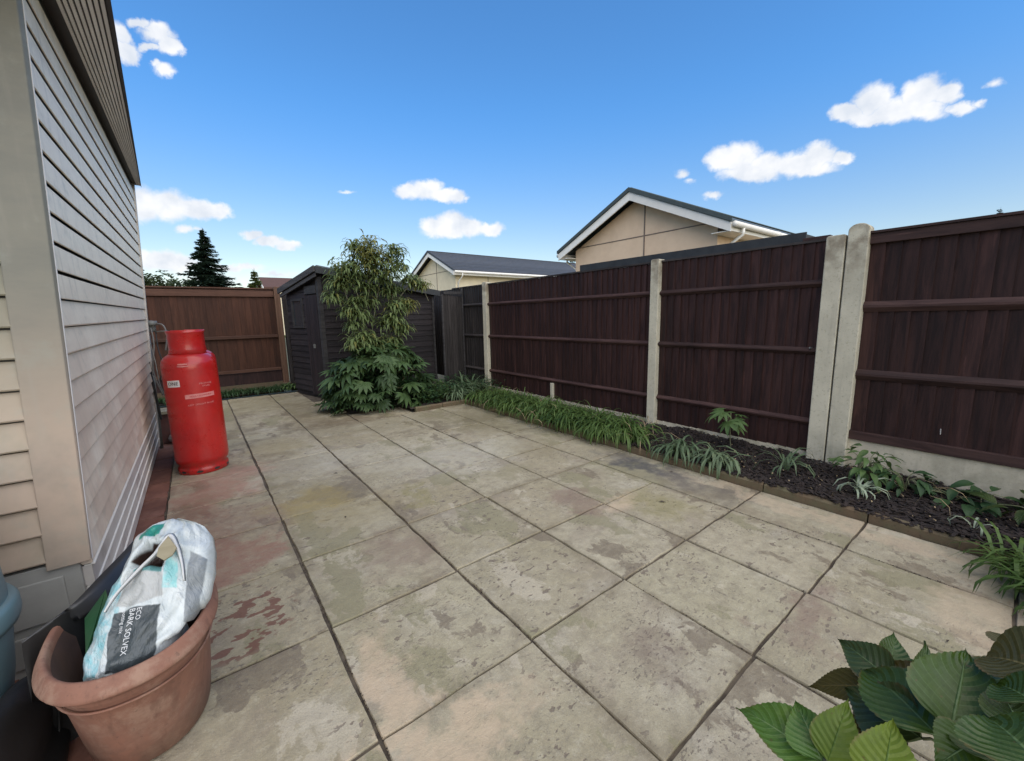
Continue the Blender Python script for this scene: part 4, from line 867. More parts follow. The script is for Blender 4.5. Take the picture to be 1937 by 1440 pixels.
# ================================================================= FAR TREES
def conifer(name, label, loc, h, r, mat, seed, n_whorl=40):
    R = random.Random(seed); t = thing(name, label, 'tree', loc)
    x, y, z = loc; MB().tube([(x, y, z), (x, y, z+h*.5), (x, y, z+h)], [h*.03, h*.018, .01], 8).build('trunk', M['trunk'], t, smooth=True)
    m = MB()
    for w in range(n_whorl):
        f = w/(n_whorl-1); zz = z+h*(.14+.84*f); rr = r*(1-f)**.92*R.uniform(.85, 1.12)+.06; nb = R.randint(10, 14)
        for b in range(nb//2+3):
            a = 2*PI*(b+R.random()*.7)/nb+w; L_ = rr*R.uniform(.65, 1.18); dirv = Vector((math.cos(a), math.sin(a), 0))
            n = max(5, int(L_/.12)); jz = R.uniform(-.025, .025)*h
            for k in range(n):
                s = (k+.6)/n; c = Vector((x, y, zz+jz))+dirv*(L_*s)+Vector((0, 0, -L_*.42*s+L_*.30*s*s)); wd = (1-s*.75)*L_*.26+.05
                for q in range(8):
                    sa = a+R.uniform(-1.3, 1.3); d = Vector((math.cos(sa), math.sin(sa), R.uniform(-.45, .18))); l = wd*R.uniform(.7, 1.3)+.10; p = d.cross(Vector((0, 0, 1))).normalized()*l*.22
                    m.add([c-p, c+d*l*.6-p*1.1+Vector((0, 0, .02)), c+d*l, c+p], [(0, 1, 2, 3)])
    for q in range(20):
        a = R.random()*6.3; c = Vector((x, y, z+h*R.uniform(.93, 1.02))); d = Vector((math.cos(a)*.3, math.sin(a)*.3, R.uniform(.1, .8))); m.add([c-Vector((.02, 0, 0)), c+Vector((.02, 0, 0)), c+d*.35], [(0, 1, 2)])
    m.build('crown', M[mat], t); return t
conifer('spruce_tree', 'dark blue green spruce rising above the far brown fence', (1.11, 30.8, -.5), 7.2, 2.75, 'conifer', 3)
conifer('conifer_tree', 'small yellow green conifer between the spruce and the small bungalow', (3.2, 28.7, 0), 4.25, 1.05, 'conifery', 5, 26)
conifer('fir_tree', 'tip of a dark fir peeping over the fence at the far right', (47.8, 2.85, 0), 8.3, 2.2, 'conifer', 8, 16)
conifer('cypress_tree', 'slim yellow green cypress beside the left eave of the beige gable', (22.6, 21.7, 0), 5.5, .75, 'conifery', 12, 26)
def blob_tree(name, label, loc, h, r, mat, seed, n=2600, group=None):
    R = random.Random(seed); t = thing(name, label, 'tree', loc, group); x, y, z = loc
    MB().tube([(x, y, z), (x+.1, y, z+h*.6)], [.12, .07], 8).build('trunk', M['trunk'], t); m = MB()
    cl = [(R.uniform(-.7, .7)*r, R.uniform(-.7, .7)*r, h*R.uniform(.55, .92), r*R.uniform(.28, .5)) for _ in range(14)]
    for i in range(n):
        cx, cy, cz, cr = cl[i % 14]; d = Vector((R.gauss(0, 1), R.gauss(0, 1), R.gauss(0, 1))).normalized()*cr*R.uniform(.6, 1.05); c = Vector((x+cx, y+cy, z+cz))+d
        a = Vector((R.uniform(-1, 1), R.uniform(-1, 1), R.uniform(-.5, .5)))*.13; b = a.cross(Vector((R.uniform(-1, 1), R.uniform(-1, 1), 1))).normalized()*.07
        m.add([c-a, c-b, c+a, c+b], [(0, 1, 2, 3)])
    m.build('crown', M[mat], t)
blob_tree('broadleaf_tree', 'low rounded green tree at far left beside the house wall above the fence', (-1.9, 40.4, 0), 4.9, 1.7, 'farleaf', 21)
blob_tree('broadleaf_tree', 'low dark tree top just left of the spruce', (-.4, 39.2, 0), 4.6, 1.3, 'farleaf', 22)

# ================================================================= PLANTS
def blade(m, base, az, L_, w, arch, R, up=.9, seg=5):
    d = Vector((math.cos(az), math.sin(az), 0)); pts = []; side = Vector((-d.y, d.x, 0))
    el = math.asin(min(1, up)) ; p = Vector(base); step = L_/seg; ang = el
    pts.append(p.copy())
    for k in range(seg):
        p = p+(d*math.cos(ang)+Vector((0, 0, math.sin(ang))))*step; ang -= arch/seg*(1+k*.25); pts.append(p.copy())
        if p.z < .012: p.z = .012; pts[-1].z = .012
    vs = []
    for k, q in enumerate(pts):
        ww = w*(.55+.9*math.sin(PI*min(1, (k+.35)/(seg+.6))))*.5 if k < seg else .0006
        vs += [q-side*ww, q+side*ww+Vector((0, 0, .15*ww))]
    m.add(vs, [(2*k, 2*k+1, 2*k+3, 2*k+2) for k in range(seg)])
def clump(label, x, y, n, L_, w, mat, seed, z=.06, spread=.06, arch=1.9, group=None, name='grass_clump', cat='plant', up=(.7, .98), bias=None, parent=None, kind=None):
    R = random.Random(seed); m = MB()
    for i in range(n):
        az = R.uniform(0, 2*PI) if bias is None or R.random() < .35 else R.gauss(bias, .7)
        b = (x+R.gauss(0, spread), y+R.gauss(0, spread), z); blade(m, b, az, L_*R.uniform(.6, 1.12), w*R.uniform(.7, 1.2), arch*R.uniform(.75, 1.25), R, R.uniform(*up))
    return m.build(name, M[mat], parent, smooth=True, label=label, cat=cat, group=group, kind=kind, origin=(x, y, z))
G1 = 'arching green grass clumps massed along the patio edge'
lab1 = 'arching green grass clump in the dense row between patio edge and fence'
pts = []
for k in range(22):
    t = k/21; y = 2.62+2.9*t; pts.append((3.66+.10*math.sin(k*1.7)+.08*t, y))
for k, (x, y) in enumerate(pts): clump(lab1, x, y, 105, .43, .013, 'strap', 100+k, z=.07, spread=.085, arch=2.1, group=G1, bias=PI if k % 3 else PI*1.15)
for k in range(9): clump(lab1, 3.98+rnd(-.05, .05), 3.1+k*.3, 70, .36, .010, 'strap', 150+k, z=.06, spread=.09, group=G1, bias=PI)
for k in range(3): clump('sparse withered tan blades among the grass, '+['at its far end', 'at its middle', 'at its near end'][k], 3.72, 5.2-k*1.25, 26, .44, .006, 'deadleaf', 170+k, z=.07, spread=.22, arch=2.0, name='withered_blades', group='withered blades in the grass row')
clump('grey green strap leaved clump at the left post where the bed turns', 3.85, 6.25, 80, .55, .016, 'strapg', 180, spread=.10, up=(.8, .99), arch=1.5)
clump('grey green strap leaved clump hanging over the edging right of the bush', 3.45, 5.98, 60, .45, .016, 'strapg', 181, spread=.10, bias=-PI/2)
clump('arching strap leaved clump left of the small palmate seedling', 3.58, 2.02, 60, .42, .014, 'strapg', 182, spread=.05, arch=2.3, bias=PI, z=.07)
clump('arching strap leaved clump right beside the small palmate seedling drooping over the edging', 3.60, 1.66, 60, .40, .013, 'strapg', 183, spread=.06, arch=2.5, bias=PI, z=.07)
clump('thin pale strap leaved tuft in bark left of the double posts', 3.88, 1.22, 22, .38, .010, 'strapg', 184, spread=.02, arch=2.2, z=.07)
clump('small white edged strap tuft in bark just right of the double posts', 3.78, .70, 20, .28, .011, 'strapp', 185, spread=.02, arch=2.4, z=.07)
clump('tiny white edged strap tuft in bark below the oval leaf', 3.62, .12, 5, .24, .010, 'strapp', 186, spread=.015, arch=2.6, z=.08)
clump('single arching dead stalks in bark below the leafy plant', 3.93, .42, 6, .34, .005, 'deadleaf', 187, spread=.1, arch=1.9, z=.07)
for k in range(16):
    clump('low dark green grass tuft in front of the far brown fence', -.6+k*.14, 9.28+rnd(-.05, .05), 60, .26, .010, 'groundleaf', 200+k, z=.05, spread=.07, group='dark grass tufts below the far fence', arch=2.0, bias=-PI/2)
clump('low leafy tuft at the foot of the brown fence post', 1.42, 9.2, 50, .24, .02, 'midleaf', 230, z=.05, spread=.06, arch=1.7)
# grass at the right edge of the frame
for k, (x, y) in enumerate(((3.05, -.20), (2.92, -.33), (3.2, -.30), (3.28, -.12))):
    clump('long blade grass clump at the right edge of the patio', x, y, 90, .38, .011, 'strap', 240+k, z=.02, spread=.05, arch=1.9, group='grass at right frame edge')

# palmate leaf mesh (several lobes)
def palmate(nl, L_, seed, mat):
    R = random.Random(seed); m = MB()
    for k in range(nl):
        a = math.radians(-105+210*k/(nl-1)); ln = L_*(1-.38*(abs(k-(nl-1)/2)/((nl-1)/2))**1.6)*R.uniform(.92, 1.05); w = ln*.135
        d = Vector((math.cos(a), math.sin(a), 0)); s = Vector((-d.y, d.x, 0)); seg = 5; vs = []
        for q in range(seg+1):
            u = q/seg; wd = w*[.45, .72, 1.0, .98, .62, .02][q]; zc = .05*L_*u-.34*ln*u*u
            c = d*(ln*u)+Vector((0, 0, zc)); vs += [c-s*wd+Vector((0, 0, .28*wd)), c, c+s*wd+Vector((0, 0, .28*wd))]
        fs = []
        for q in range(seg): b = q*3; fs += [(b, b+1, b+4, b+3), (b+1, b+2, b+5, b+4)]
        m.add(vs, fs)
    return m.mesh('leaf', M[mat], True)
def place_leaf(me, parent, c, outward, R, tilt=None, sc=1.0, name='leaf'):
    x = Vector(outward).normalized(); up = Vector((0, 0, 1)); n = (up-x*up.dot(x)).normalized()
    n = (n+Vector((R.uniform(-.45, .45), R.uniform(-.45, .45), 0))).normalized(); x = (x-n*x.dot(n)).normalized(); yv = n.cross(x)
    mat = Matrix((x, yv, n)).transposed(); o = inst(me, name, parent, c, mat.to_euler(), (sc, sc, sc)); return o
def fatsia():
    R = random.Random(41); cx, cy = 2.38, 6.66
    t = thing('fatsia_shrub', 'dense mound of large dark palmate leaves in front of the shed', 'shrub', (cx, cy, 0))
    mes = [palmate(n, l, 50+n+int(l*100), 'fatsia') for n, l in ((7, .25), (9, .28), (7, .21), (8, .24), (9, .23))]
    cnt = 0
    while cnt < 285:
        a = R.uniform(0, 2*PI); s = R.random()**.45
        el = R.uniform(-.05, 1.0); rr = Vector((math.cos(a)*.86, math.sin(a)*.72, 0))
        h = math.sin(el*PI/2); rad = math.cos(el*PI/2)**.75
        p = Vector((cx, cy, .10))+rr*rad*R.uniform(.78, 1.0)+Vector((0, 0, .94*h*R.uniform(.8, 1.0)))
        if p.z < .06: p.z = .06+R.random()*.06
        out = Vector((rr.x, rr.y, -.25+.7*h))
        if out.length < .1: out = Vector((R.uniform(-1, 1), R.uniform(-1, 1), .2))
        if p.y > 7.45: continue
        place_leaf(R.choice(mes), t, p, Vector((out.x+R.uniform(-.3, .3), out.y+R.uniform(-.3, .3), R.uniform(-.95, .15)+.1*h)), R, sc=R.uniform(.6, 1.15)); cnt += 1
    m = MB()
    for k in range(26):
        a = R.uniform(0, 6.28); r = R.uniform(.2, .75); e = Vector((cx+r*math.cos(a), cy+r*math.sin(a)*.8, R.uniform(.3, .8))); b = Vector((cx+R.uniform(-.12, .12), cy+R.uniform(-.12, .12), .02))
        m.tube(curve([b, (b+e)/2+Vector((0, 0, .1)), e], 4), .012, 5)
    m.build('stems', M['stem'], t, smooth=True)
    # dark inner mass of older, smaller leaves
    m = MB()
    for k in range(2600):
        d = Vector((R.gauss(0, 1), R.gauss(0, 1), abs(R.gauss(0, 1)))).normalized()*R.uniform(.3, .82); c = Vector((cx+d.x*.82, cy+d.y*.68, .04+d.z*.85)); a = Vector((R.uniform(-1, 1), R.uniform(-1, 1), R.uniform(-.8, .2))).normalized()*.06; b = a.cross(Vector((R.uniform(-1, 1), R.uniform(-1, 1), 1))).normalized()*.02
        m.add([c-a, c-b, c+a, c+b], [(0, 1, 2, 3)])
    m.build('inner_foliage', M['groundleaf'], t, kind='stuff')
    return t
fatsia()
def drooper():
    R = random.Random(77); Yb = 6.95
    t = thing('bamboo_shrub', 'tall drooping shrub with long narrow hanging leaves rising above the palmate mound', 'shrub', (2.4, Yb, 0))
    # clusters: photo place, depth, radius, leaves, material
    CL = [((700, 490), 6.9, .27, 330, 'willowy2'), ((690, 470), 6.95, .20, 150, 'willowy2'), ((720, 520), 6.85, .26, 300, 'willowy'), ((660, 512), 6.9, .23, 280, 'willowy'), ((640, 535), 6.9, .16, 160, 'willowy'), ((628, 560), 6.9, .10, 80, 'willowy'),
          ((745, 487), 6.95, .15, 110, 'willowy'), ((755, 505), 6.9, .10, 60, 'willowy'), ((740, 548), 6.9, .18, 150, 'willowy'), ((690, 545), 6.95, .17, 120, 'willowy'), ((668, 468), 6.95, .09, 40, 'willowy'), ((745, 470), 6.95, .09, 40, 'willowy'),
          ((672, 570), 6.8, .13, 110, 'willowy'), ((682, 598), 6.8, .13, 120, 'willowy'), ((668, 615), 6.8, .10, 70, 'willowy'),
          ((775, 530), 6.85, .15, 130, 'willowy'), ((795, 540), 6.85, .11, 90, 'willowy2'), ((750, 580), 6.7, .16, 190, 'willowy'), ((742, 605), 6.7, .17, 200, 'willowy'), ((758, 620), 6.7, .14, 150, 'willowy'), ((745, 645), 6.65, .12, 120, 'willowy'), ((740, 665), 6.6, .12, 110, 'willowy'), ((722, 610), 6.75, .10, 50, 'willowy'), ((690, 640), 6.6, .16, 170, 'willowy'), ((715, 650), 6.6, .15, 150, 'willowy'), ((664, 590), 6.75, .13, 130, 'willowy'), ((700, 570), 6.85, .13, 70, 'willowy'), ((770, 575), 6.75, .13, 110, 'willowy2'), ((670, 650), 6.55, .12, 90, 'willowy')]
    ms = {'willowy': MB(), 'willowy2': MB()}
    for (pp, Y, r, n, mt) in CL:
        c0 = at_y(pp[0], pp[1], Y)
        sp_ = 1.0 if pp[1] < 530 else .8
        for i in range(int(n*(1.5 if pp[1] < 530 else 1.15))):
            d = Vector((R.gauss(0, .5), R.gauss(0, .5), R.gauss(0, .42)))*r*sp_; b = c0+d
            if R.random() < .2: mt2 = 'willowy' if mt == 'willowy2' else 'willowy2' if R.random() < .4 else 'willowy'
            else: mt2 = mt
            m = ms[mt2]; ln = R.uniform(.13, .27); az = R.uniform(0, 2*PI); dv = Vector((math.cos(az), math.sin(az), 0)); s = Vector((-dv.y, dv.x, 0)); w = R.uniform(.010, .019); vs = []; p = b.copy(); ang = R.uniform(-.1, .6)
            for q in range(4):
                ww = w*[.4, 1, .8, .05][q]; vs += [p-s*ww, p+s*ww]; p = p+(dv*math.cos(ang)+Vector((0, 0, math.sin(ang))))*(ln/3); ang -= R.uniform(.45, .85)
            m.add(vs, [(2*q, 2*q+1, 2*q+3, 2*q+2) for q in range(3)])
    ms['willowy'].build('foliage', M['willowy'], t, smooth=True); ms['willowy2'].build('young_foliage', M['willowy2'], t, smooth=True)
    stems = [([(676, 700), (672, 640), (662, 590), (650, 540)], .011), ([(684, 690), (688, 600), (697, 560), (700, 500)], .013), ([(700, 690), (705, 620), (712, 570), (722, 520)], .008), ([(725, 690), (735, 620), (755, 565), (780, 535)], .012),
             ([(690, 640), (682, 580), (668, 540), (640, 520)], .008), ([(735, 660), (745, 600), (742, 560), (735, 510)], .009), ([(700, 520), (715, 480), (745, 467)], .005), ([(700, 520), (685, 475), (662, 463)], .005), ([(780, 535), (798, 545), (811, 570)], .005)]
    for pts, r in stems: MB().tube(curve([at_y(x, y, 6.9) for x, y in pts], 6), r, 6).build('stem', M['bamboo'], t, smooth=True)
drooper()
# leafy groundcover in the dark corner
def leafpile(label, x0, x1, y0, y1, z0, h, n, size, mat, seed, name='ground_ivy', kind='stuff', cat=None):
    R = random.Random(seed); m = MB()
    for i in range(n):
        x, y = R.uniform(x0, x1), R.uniform(y0, y1); top = h*(.45+.55*abs(mnoise.noise(Vector((x*3, y*3, seed)))))*1.4; z = z0+R.uniform(.1, 1)*top
        a = R.uniform(0, 6.28); d = Vector((math.cos(a), math.sin(a), R.uniform(-.5, .4))).normalized(); s = d.cross(Vector((R.uniform(-.4, .4), R.uniform(-.4, .4), 1))).normalized(); l = size*R.uniform(.6, 1.3); c = Vector((x, y, z))
        m.add([c, c+d*l*.4+s*l*.28, c+d*l, c+d*l*.4-s*l*.28], [(0, 1, 2, 3)])
    return m.build(name, M[mat], label=label, cat=cat, kind=kind)
leafpile('dark small leaved ground cover in the corner right of the palmate mound', 2.75, 4.35, 5.85, 7.2, .04, .30, 3200, .055, 'groundleaf', 301, 'ground_cover', 'stuff', 'ground cover')
leafpile('mid green low foliage spilling right of the palmate mound', 2.75, 3.4, 5.95, 6.7, .04, .34, 900, .06, 'midleaf', 302, 'ground_cover', 'stuff', 'ground cover')
# small palmate seedling
def seedling():
    R = random.Random(9); t = thing('fatsia_seedling', 'small palmate leaved seedling on thin stem against the concrete gravel board', 'plant', (4.12, 1.78, .05)); me = palmate(7, .17, 60, 'midleaf')
    m = MB(); m.tube(curve([(4.12, 1.78, .05), (4.11, 1.79, .2), (4.12, 1.80, .42)], 5), .005, 6)
    for k in range(9):
        a = 2*PI*k/9+R.uniform(-.3, .3); rr = R.uniform(.05, .13); e = Vector((4.12+rr*math.cos(a), 1.80+rr*math.sin(a), .40+R.uniform(-.12, .10))); m.tube([(4.12, 1.80, .30), e], .003, 5)
        place_leaf(me, t, e, (math.cos(a), math.sin(a), -.35), R, sc=R.uniform(.6, 1.0))
    m.build('stem', M['stem'], t)
seedling()
# simple ovate leaf for bed plants
def ovate(L_, w, mat, name='leaf', bend=.3, seg=6, ser=0.0, fold=.25, seed=0):
    R = random.Random(seed); m = MB(); vs = []; uv = []
    for q in range(seg+1):
        u = q/seg; wd = w/2*math.sin(PI*u**.85)**.8*(1-.25*u) if 0 < u < 1 else .001; s_ = 1+ser*(1 if q % 2 else -1); z = -bend*L_*u*u+.06*L_*math.sin(PI*u)
        for k, v in enumerate((-1, -.5, 0, .5, 1)): vs.append((L_*u+(.02*L_ if abs(v) == 1 and q % 2 else 0), v*wd*(s_ if abs(v) == 1 else 1), z+fold*abs(v)*wd+.03*w*math.sin(q*2.1+v*2))); uv.append((u, v))
    fs = [(q*5+k, q*5+k+1, (q+1)*5+k+1, (q+1)*5+k) for q in range(seg) for k in range(4)]
    m.add(vs, fs); m.uv = uv; return m.mesh(name, M[mat], True)
def leafy(label, x, y, n, h, spread, L_, w, mat, seed, name='leafy_plant', z=.06):
    R = random.Random(seed); t = thing(name, label, 'plant', (x, y, z)); me = ovate(L_, w, mat); m = MB()
    for k in range(n):
        a = R.uniform(0, 2*PI); r = spread*R.random()**.6; top = Vector((x+r*math.cos(a), y+r*math.sin(a), z+h*R.uniform(.35, 1)*(1-.4*r/spread)))
        if k % 3 == 0: m.tube(curve([(x+R.uniform(-.02, .02), y+R.uniform(-.02, .02), z), (x+r*.4*math.cos(a), y+r*.4*math.sin(a), z+h*.5), top], 4), .003, 5)
        place_leaf(me, t, top, (math.cos(a)+R.uniform(-.4, .4), math.sin(a)+R.uniform(-.4, .4), R.uniform(-.6, .1)), R, sc=R.uniform(.6, 1.2))
    m.build('stem', M['stem'], t)
leafy('bushy mid green leafy plant in bark right beside the double concrete posts', 4.05, .72, 60, .34, .17, .10, .042, 'midleaf', 401)
leafy('sprawling leafy plant with drooping leaves just right of the bushy one', 4.05, .50, 34, .22, .16, .11, .05, 'groundleaf', 402)
leafy('flat dark leaved plant lying on the bark against the pale gravel board', 4.12, .25, 24, .09, .20, .13, .075, 'groundleaf', 403)
leafy('plant with one raised oval leaf in front of the pale gravel board', 4.18, .12, 8, .16, .12, .15, .08, 'groundleaf', 404)
leafy('dark leaved plant in bark at the right end of the bed', 4.0, -.14, 20, .18, .22, .14, .08, 'hydblue', 405)

# ---- hydrangea in the near right corner
def hydrangea():
    t = thing('hydrangea_shrub', 'large serrated green and yellowing leaves in the near right corner', 'shrub', (1.45, -.25, 0))
    R = random.Random(5)
    def leaf(bp, tp, width, mat, db, dt, roll=0.0, fold=.36, bend=.07, name='leaf'):
        B = EYE+ray(*bp).normalized()*db; T = EYE+ray(*tp).normalized()*dt; ax = T-B; L_ = ax.length; x = ax.normalized()
        view = -(ray((bp[0]+tp[0])/2, (bp[1]+tp[1])/2)).normalized(); nrm = (view*.75+Vector((0, 0, .55))); nrm = (nrm-x*nrm.dot(x)).normalized(); yv = nrm.cross(x)
        c, s = math.cos(roll), math.sin(roll); yv, nrm = yv*c+nrm*s, nrm*c-yv*s
        W = width/FPX*(db+dt)/2*.76/max(.35, abs(nrm.dot(view))**.0); seg = 34; m = MB(); uv = []; vs = []
        for q in range(seg+1):
            u = q/seg; wd = W/2*3.55*(u**.6)*((1-u)**1.5)*.98 if 0 < u < 1 else .0008
            ser = 1+(.022 if q % 2 else -.012); lift = bend*L_*math.sin(PI*u)-bend*.8*L_*u*u
            for v in (-1, -.66, -.33, 0, .33, .66, 1):
                k = ser if abs(v) == 1 else 1; puck = .006*W*math.sin(u*9.5*2*PI-abs(v)*6)*abs(v)
                vs.append(B+x*(L_*u+(.012*L_ if abs(v) == 1 and q % 2 and u < .95 else 0))+yv*(v*wd*k)+nrm*(lift+fold*abs(v)**1.5*wd+puck+.045*W*math.sin(u*6+v*3+roll*7)*abs(v)-.05*W*max(0, u-.75))); uv.append((u, v))
        fs = [(q*7+k, q*7+k+1, (q+1)*7+k+1, (q+1)*7+k) for q in range(seg) for k in range(6)]
        m.add(vs, fs); m.uv = uv; m.build(name, M[mat], t, smooth=True); return B
    D = 1.42
    B1 = leaf((1548, 1438), (1390, 1332), 88, 'hydmid', 1.30, 1.36, .15)
    B2 = leaf((1556, 1442), (1503, 1322), 78, 'hydmid', 1.29, 1.33, -.1)
    B3 = leaf((1566, 1440), (1606, 1320), 66, 'hydyel', 1.28, 1.30, .1, .1)
    B4 = leaf((1668, 1500), (1690, 1356), 84, 'hydyel', 1.20, 1.24, 0, .1)
    B5 = leaf((1690, 1290), (1582, 1206), 66, 'hydblue', 1.50, 1.56, -.2)
    B6 = leaf((1678, 1268), (1694, 1194), 44, 'hyd', 1.53, 1.60, .4)
    B7 = leaf((1722, 1320), (1755, 1212), 50, 'hyd', 1.47, 1.55, .7, .5)
    B7b = leaf((1733, 1318), (1748, 1250), 26, 'hydpale', 1.46, 1.50, -.7, .6)
    B8 = leaf((1745, 1322), (1668, 1244), 78, 'hydol', 1.49, 1.54, .1)
    B9 = leaf((1665, 1298), (1523, 1298), 46, 'hydol', 1.50, 1.60, -.3)
    B10 = leaf((1775, 1392), (1624, 1256), 112, 'hyd', 1.36, 1.50, .05)
    B11 = leaf((1745, 1398), (1592, 1296), 96, 'hydblue', 1.39, 1.50, -.25)
    B12 = leaf((1798, 1382), (1830, 1222), 112, 'hyd', 1.34, 1.42, .1)
    B13 = leaf((1800, 1352), (1742, 1268), 80, 'hyd', 1.38, 1.45, .3)
    B14 = leaf((1975, 1270), (1846, 1238), 104, 'hydol', 1.38, 1.46, .2)
    B15 = leaf((1985, 1465), (1858, 1345), 140, 'hyd', 1.18, 1.26, .1)
    B16 = leaf((1716, 1420), (1604, 1348), 64, 'hydol', 1.40, 1.47, .0)
    B17 = leaf((1690, 1425), (1598, 1402), 52, 'hydpur', 1.42, 1.46, .0)
    B18 = leaf((1850, 1400), (1765, 1452), 70, 'hyd', 1.30, 1.26, 0)
    B19 = leaf((1960, 1330), (1880, 1290), 76, 'hyd', 1.30, 1.36, 0)
    B20 = leaf((1950, 1230), (1890, 1196), 70, 'hydol', 1.50, 1.56, .2)
    for bp, tp, w_, mt, db, dt, rl in (((1720, 1300), (1700, 1225), 44, 'hyd', 1.55, 1.62, .2), ((1830, 1330), (1880, 1235), 70, 'hydblue', 1.46, 1.55, -.2), ((1900, 1360), (1830, 1290), 60, 'hyd', 1.42, 1.48, .3),
            ((1820, 1400), (1900, 1340), 64, 'hydmid', 1.36, 1.40, -.3), ((1740, 1350), (1690, 1290), 56, 'hyd', 1.46, 1.52, .1),
            ((1880, 1440), (1820, 1390), 66, 'hydblue', 1.27, 1.33, .2), ((1937, 1400), (1890, 1300), 70, 'hydblue', 1.30, 1.38, .1)):
        leaf(bp, tp, w_, mt, db, dt, rl)
    root = Vector((1.45, -.25, 0))
    hubs = [Vector((B1+B2+B3)/3), B4, (B5+B6+B7+B8)/4, (B10+B11+B12+B13)/4, (B14+B19+B20)/3, B15, (B16+B17)/2]
    for hb_ in hubs:
        MB().tube(curve([root+Vector((R.uniform(-.1, .1), R.uniform(-.1, .1), 0)), (root+hb_)/2+Vector((.0, -.05, .05)), hb_], 6), .0065, 8).build('stem', M['stem'], t, smooth=True)
    for b, h_ in ((B1, hubs[0]), (B2, hubs[0]), (B3, hubs[0]), (B5, hubs[2]), (B6, hubs[2]), (B7, hubs[2]), (B9, hubs[2]), (B10, hubs[3]), (B11, hubs[3]), (B12, hubs[3]), (B14, hubs[4])):
        MB().tube([b, (b+h_)/2-Vector((0, 0, .01)), h_-Vector((0, 0, .03))], .0028, 6).build('leaf_stalk', M['stem'], t, smooth=True)
    for k in range(26):                                     # lower leaves filling the shrub, mostly outside the frame
        a = R.uniform(0, 6.28); r = R.uniform(.05, .42); p = root+Vector((r*math.cos(a)+.12, r*math.sin(a)-.22, R.uniform(.12, .42))); place_leaf(HL[k % 2], t, p, (math.cos(a), math.sin(a), R.uniform(-.5, .1)), R, sc=R.uniform(.7, 1.1))
HL = [ovate(.17, .10, 'hyd', seg=14, ser=.03), ovate(.15, .09, 'hydmid', seg=14, ser=.03)]
hydrangea()

# ================================================================= POT, BAG, BIN
pot = thing('terracotta_pot', 'big oval terracotta planter with thick rim by the house corner', 'plant pot', (-.27, 1.85, 0))
def oval(a, b, cx, cy, z, n=72, e=2.25):
    out = []
    for k in range(n):
        t = 2*PI*k/n; c, s = math.cos(t), math.sin(t); r = (abs(c)**e+abs(s)**e)**(-1/e); out.append(Vector((cx+a*r*c, cy+b*r*s, z)))
    return out
def loft(m, rings, cap0=False, cap1=False):
    n = len(rings[0]); vs = [p for r in rings for p in r]; fs = [(i*n+k, i*n+(k+1) % n, (i+1)*n+(k+1) % n, (i+1)*n+k) for i in range(len(rings)-1) for k in range(n)]
    if cap0: fs.append(tuple(range(n))[::-1])
    if cap1: fs.append(tuple(range((len(rings)-1)*n, len(rings)*n)))
    m.add(vs, fs)
PC = [(.155, .245, 1.895, 0.0), (.168, .260, 1.89, .012), (.180, .275, 1.875, .12), (.190, .288, 1.855, .24), (.198, .300, 1.84, .32), (.200, .303, 1.835, .335), (.204, .306, 1.833, .345), (.200, .303, 1.83, .352), (.205, .310, 1.825, .368), (.221, .327, 1.82, .382), (.228, .333, 1.82, .386), (.231, .335, 1.82, .392), (.229, .333, 1.82, .400), (.216, .318, 1.825, .430), (.211, .314, 1.825, .434), (.203, .308, 1.825, .434), (.198, .303, 1.825, .428), (.193, .298, 1.825, .408)]
m = MB(); loft(m, [oval(a, b, -.27, cy, z) for a, b, cy, z in PC], True); m.build('body', M['terra'], pot, smooth=True)
m = MB(); loft(m, [oval(a, b, -.27, cy, z) for a, b, cy, z in ((.193, .298, 1.825, .4075), (.176, .278, 1.83, .36), (.165, .262, 1.87, .2), (.14, .22, 1.92, .04))], False, True); m.build('inner_wall', M['terrain_in'], pot, smooth=True)
MB().tube([p for p in oval(.203, .304, -.27, 1.835, .318)]+[oval(.203, .304, -.27, 1.835, .318)[0]], .004, 6, False).build('throwing_ridge', M['terra'], pot, smooth=True)

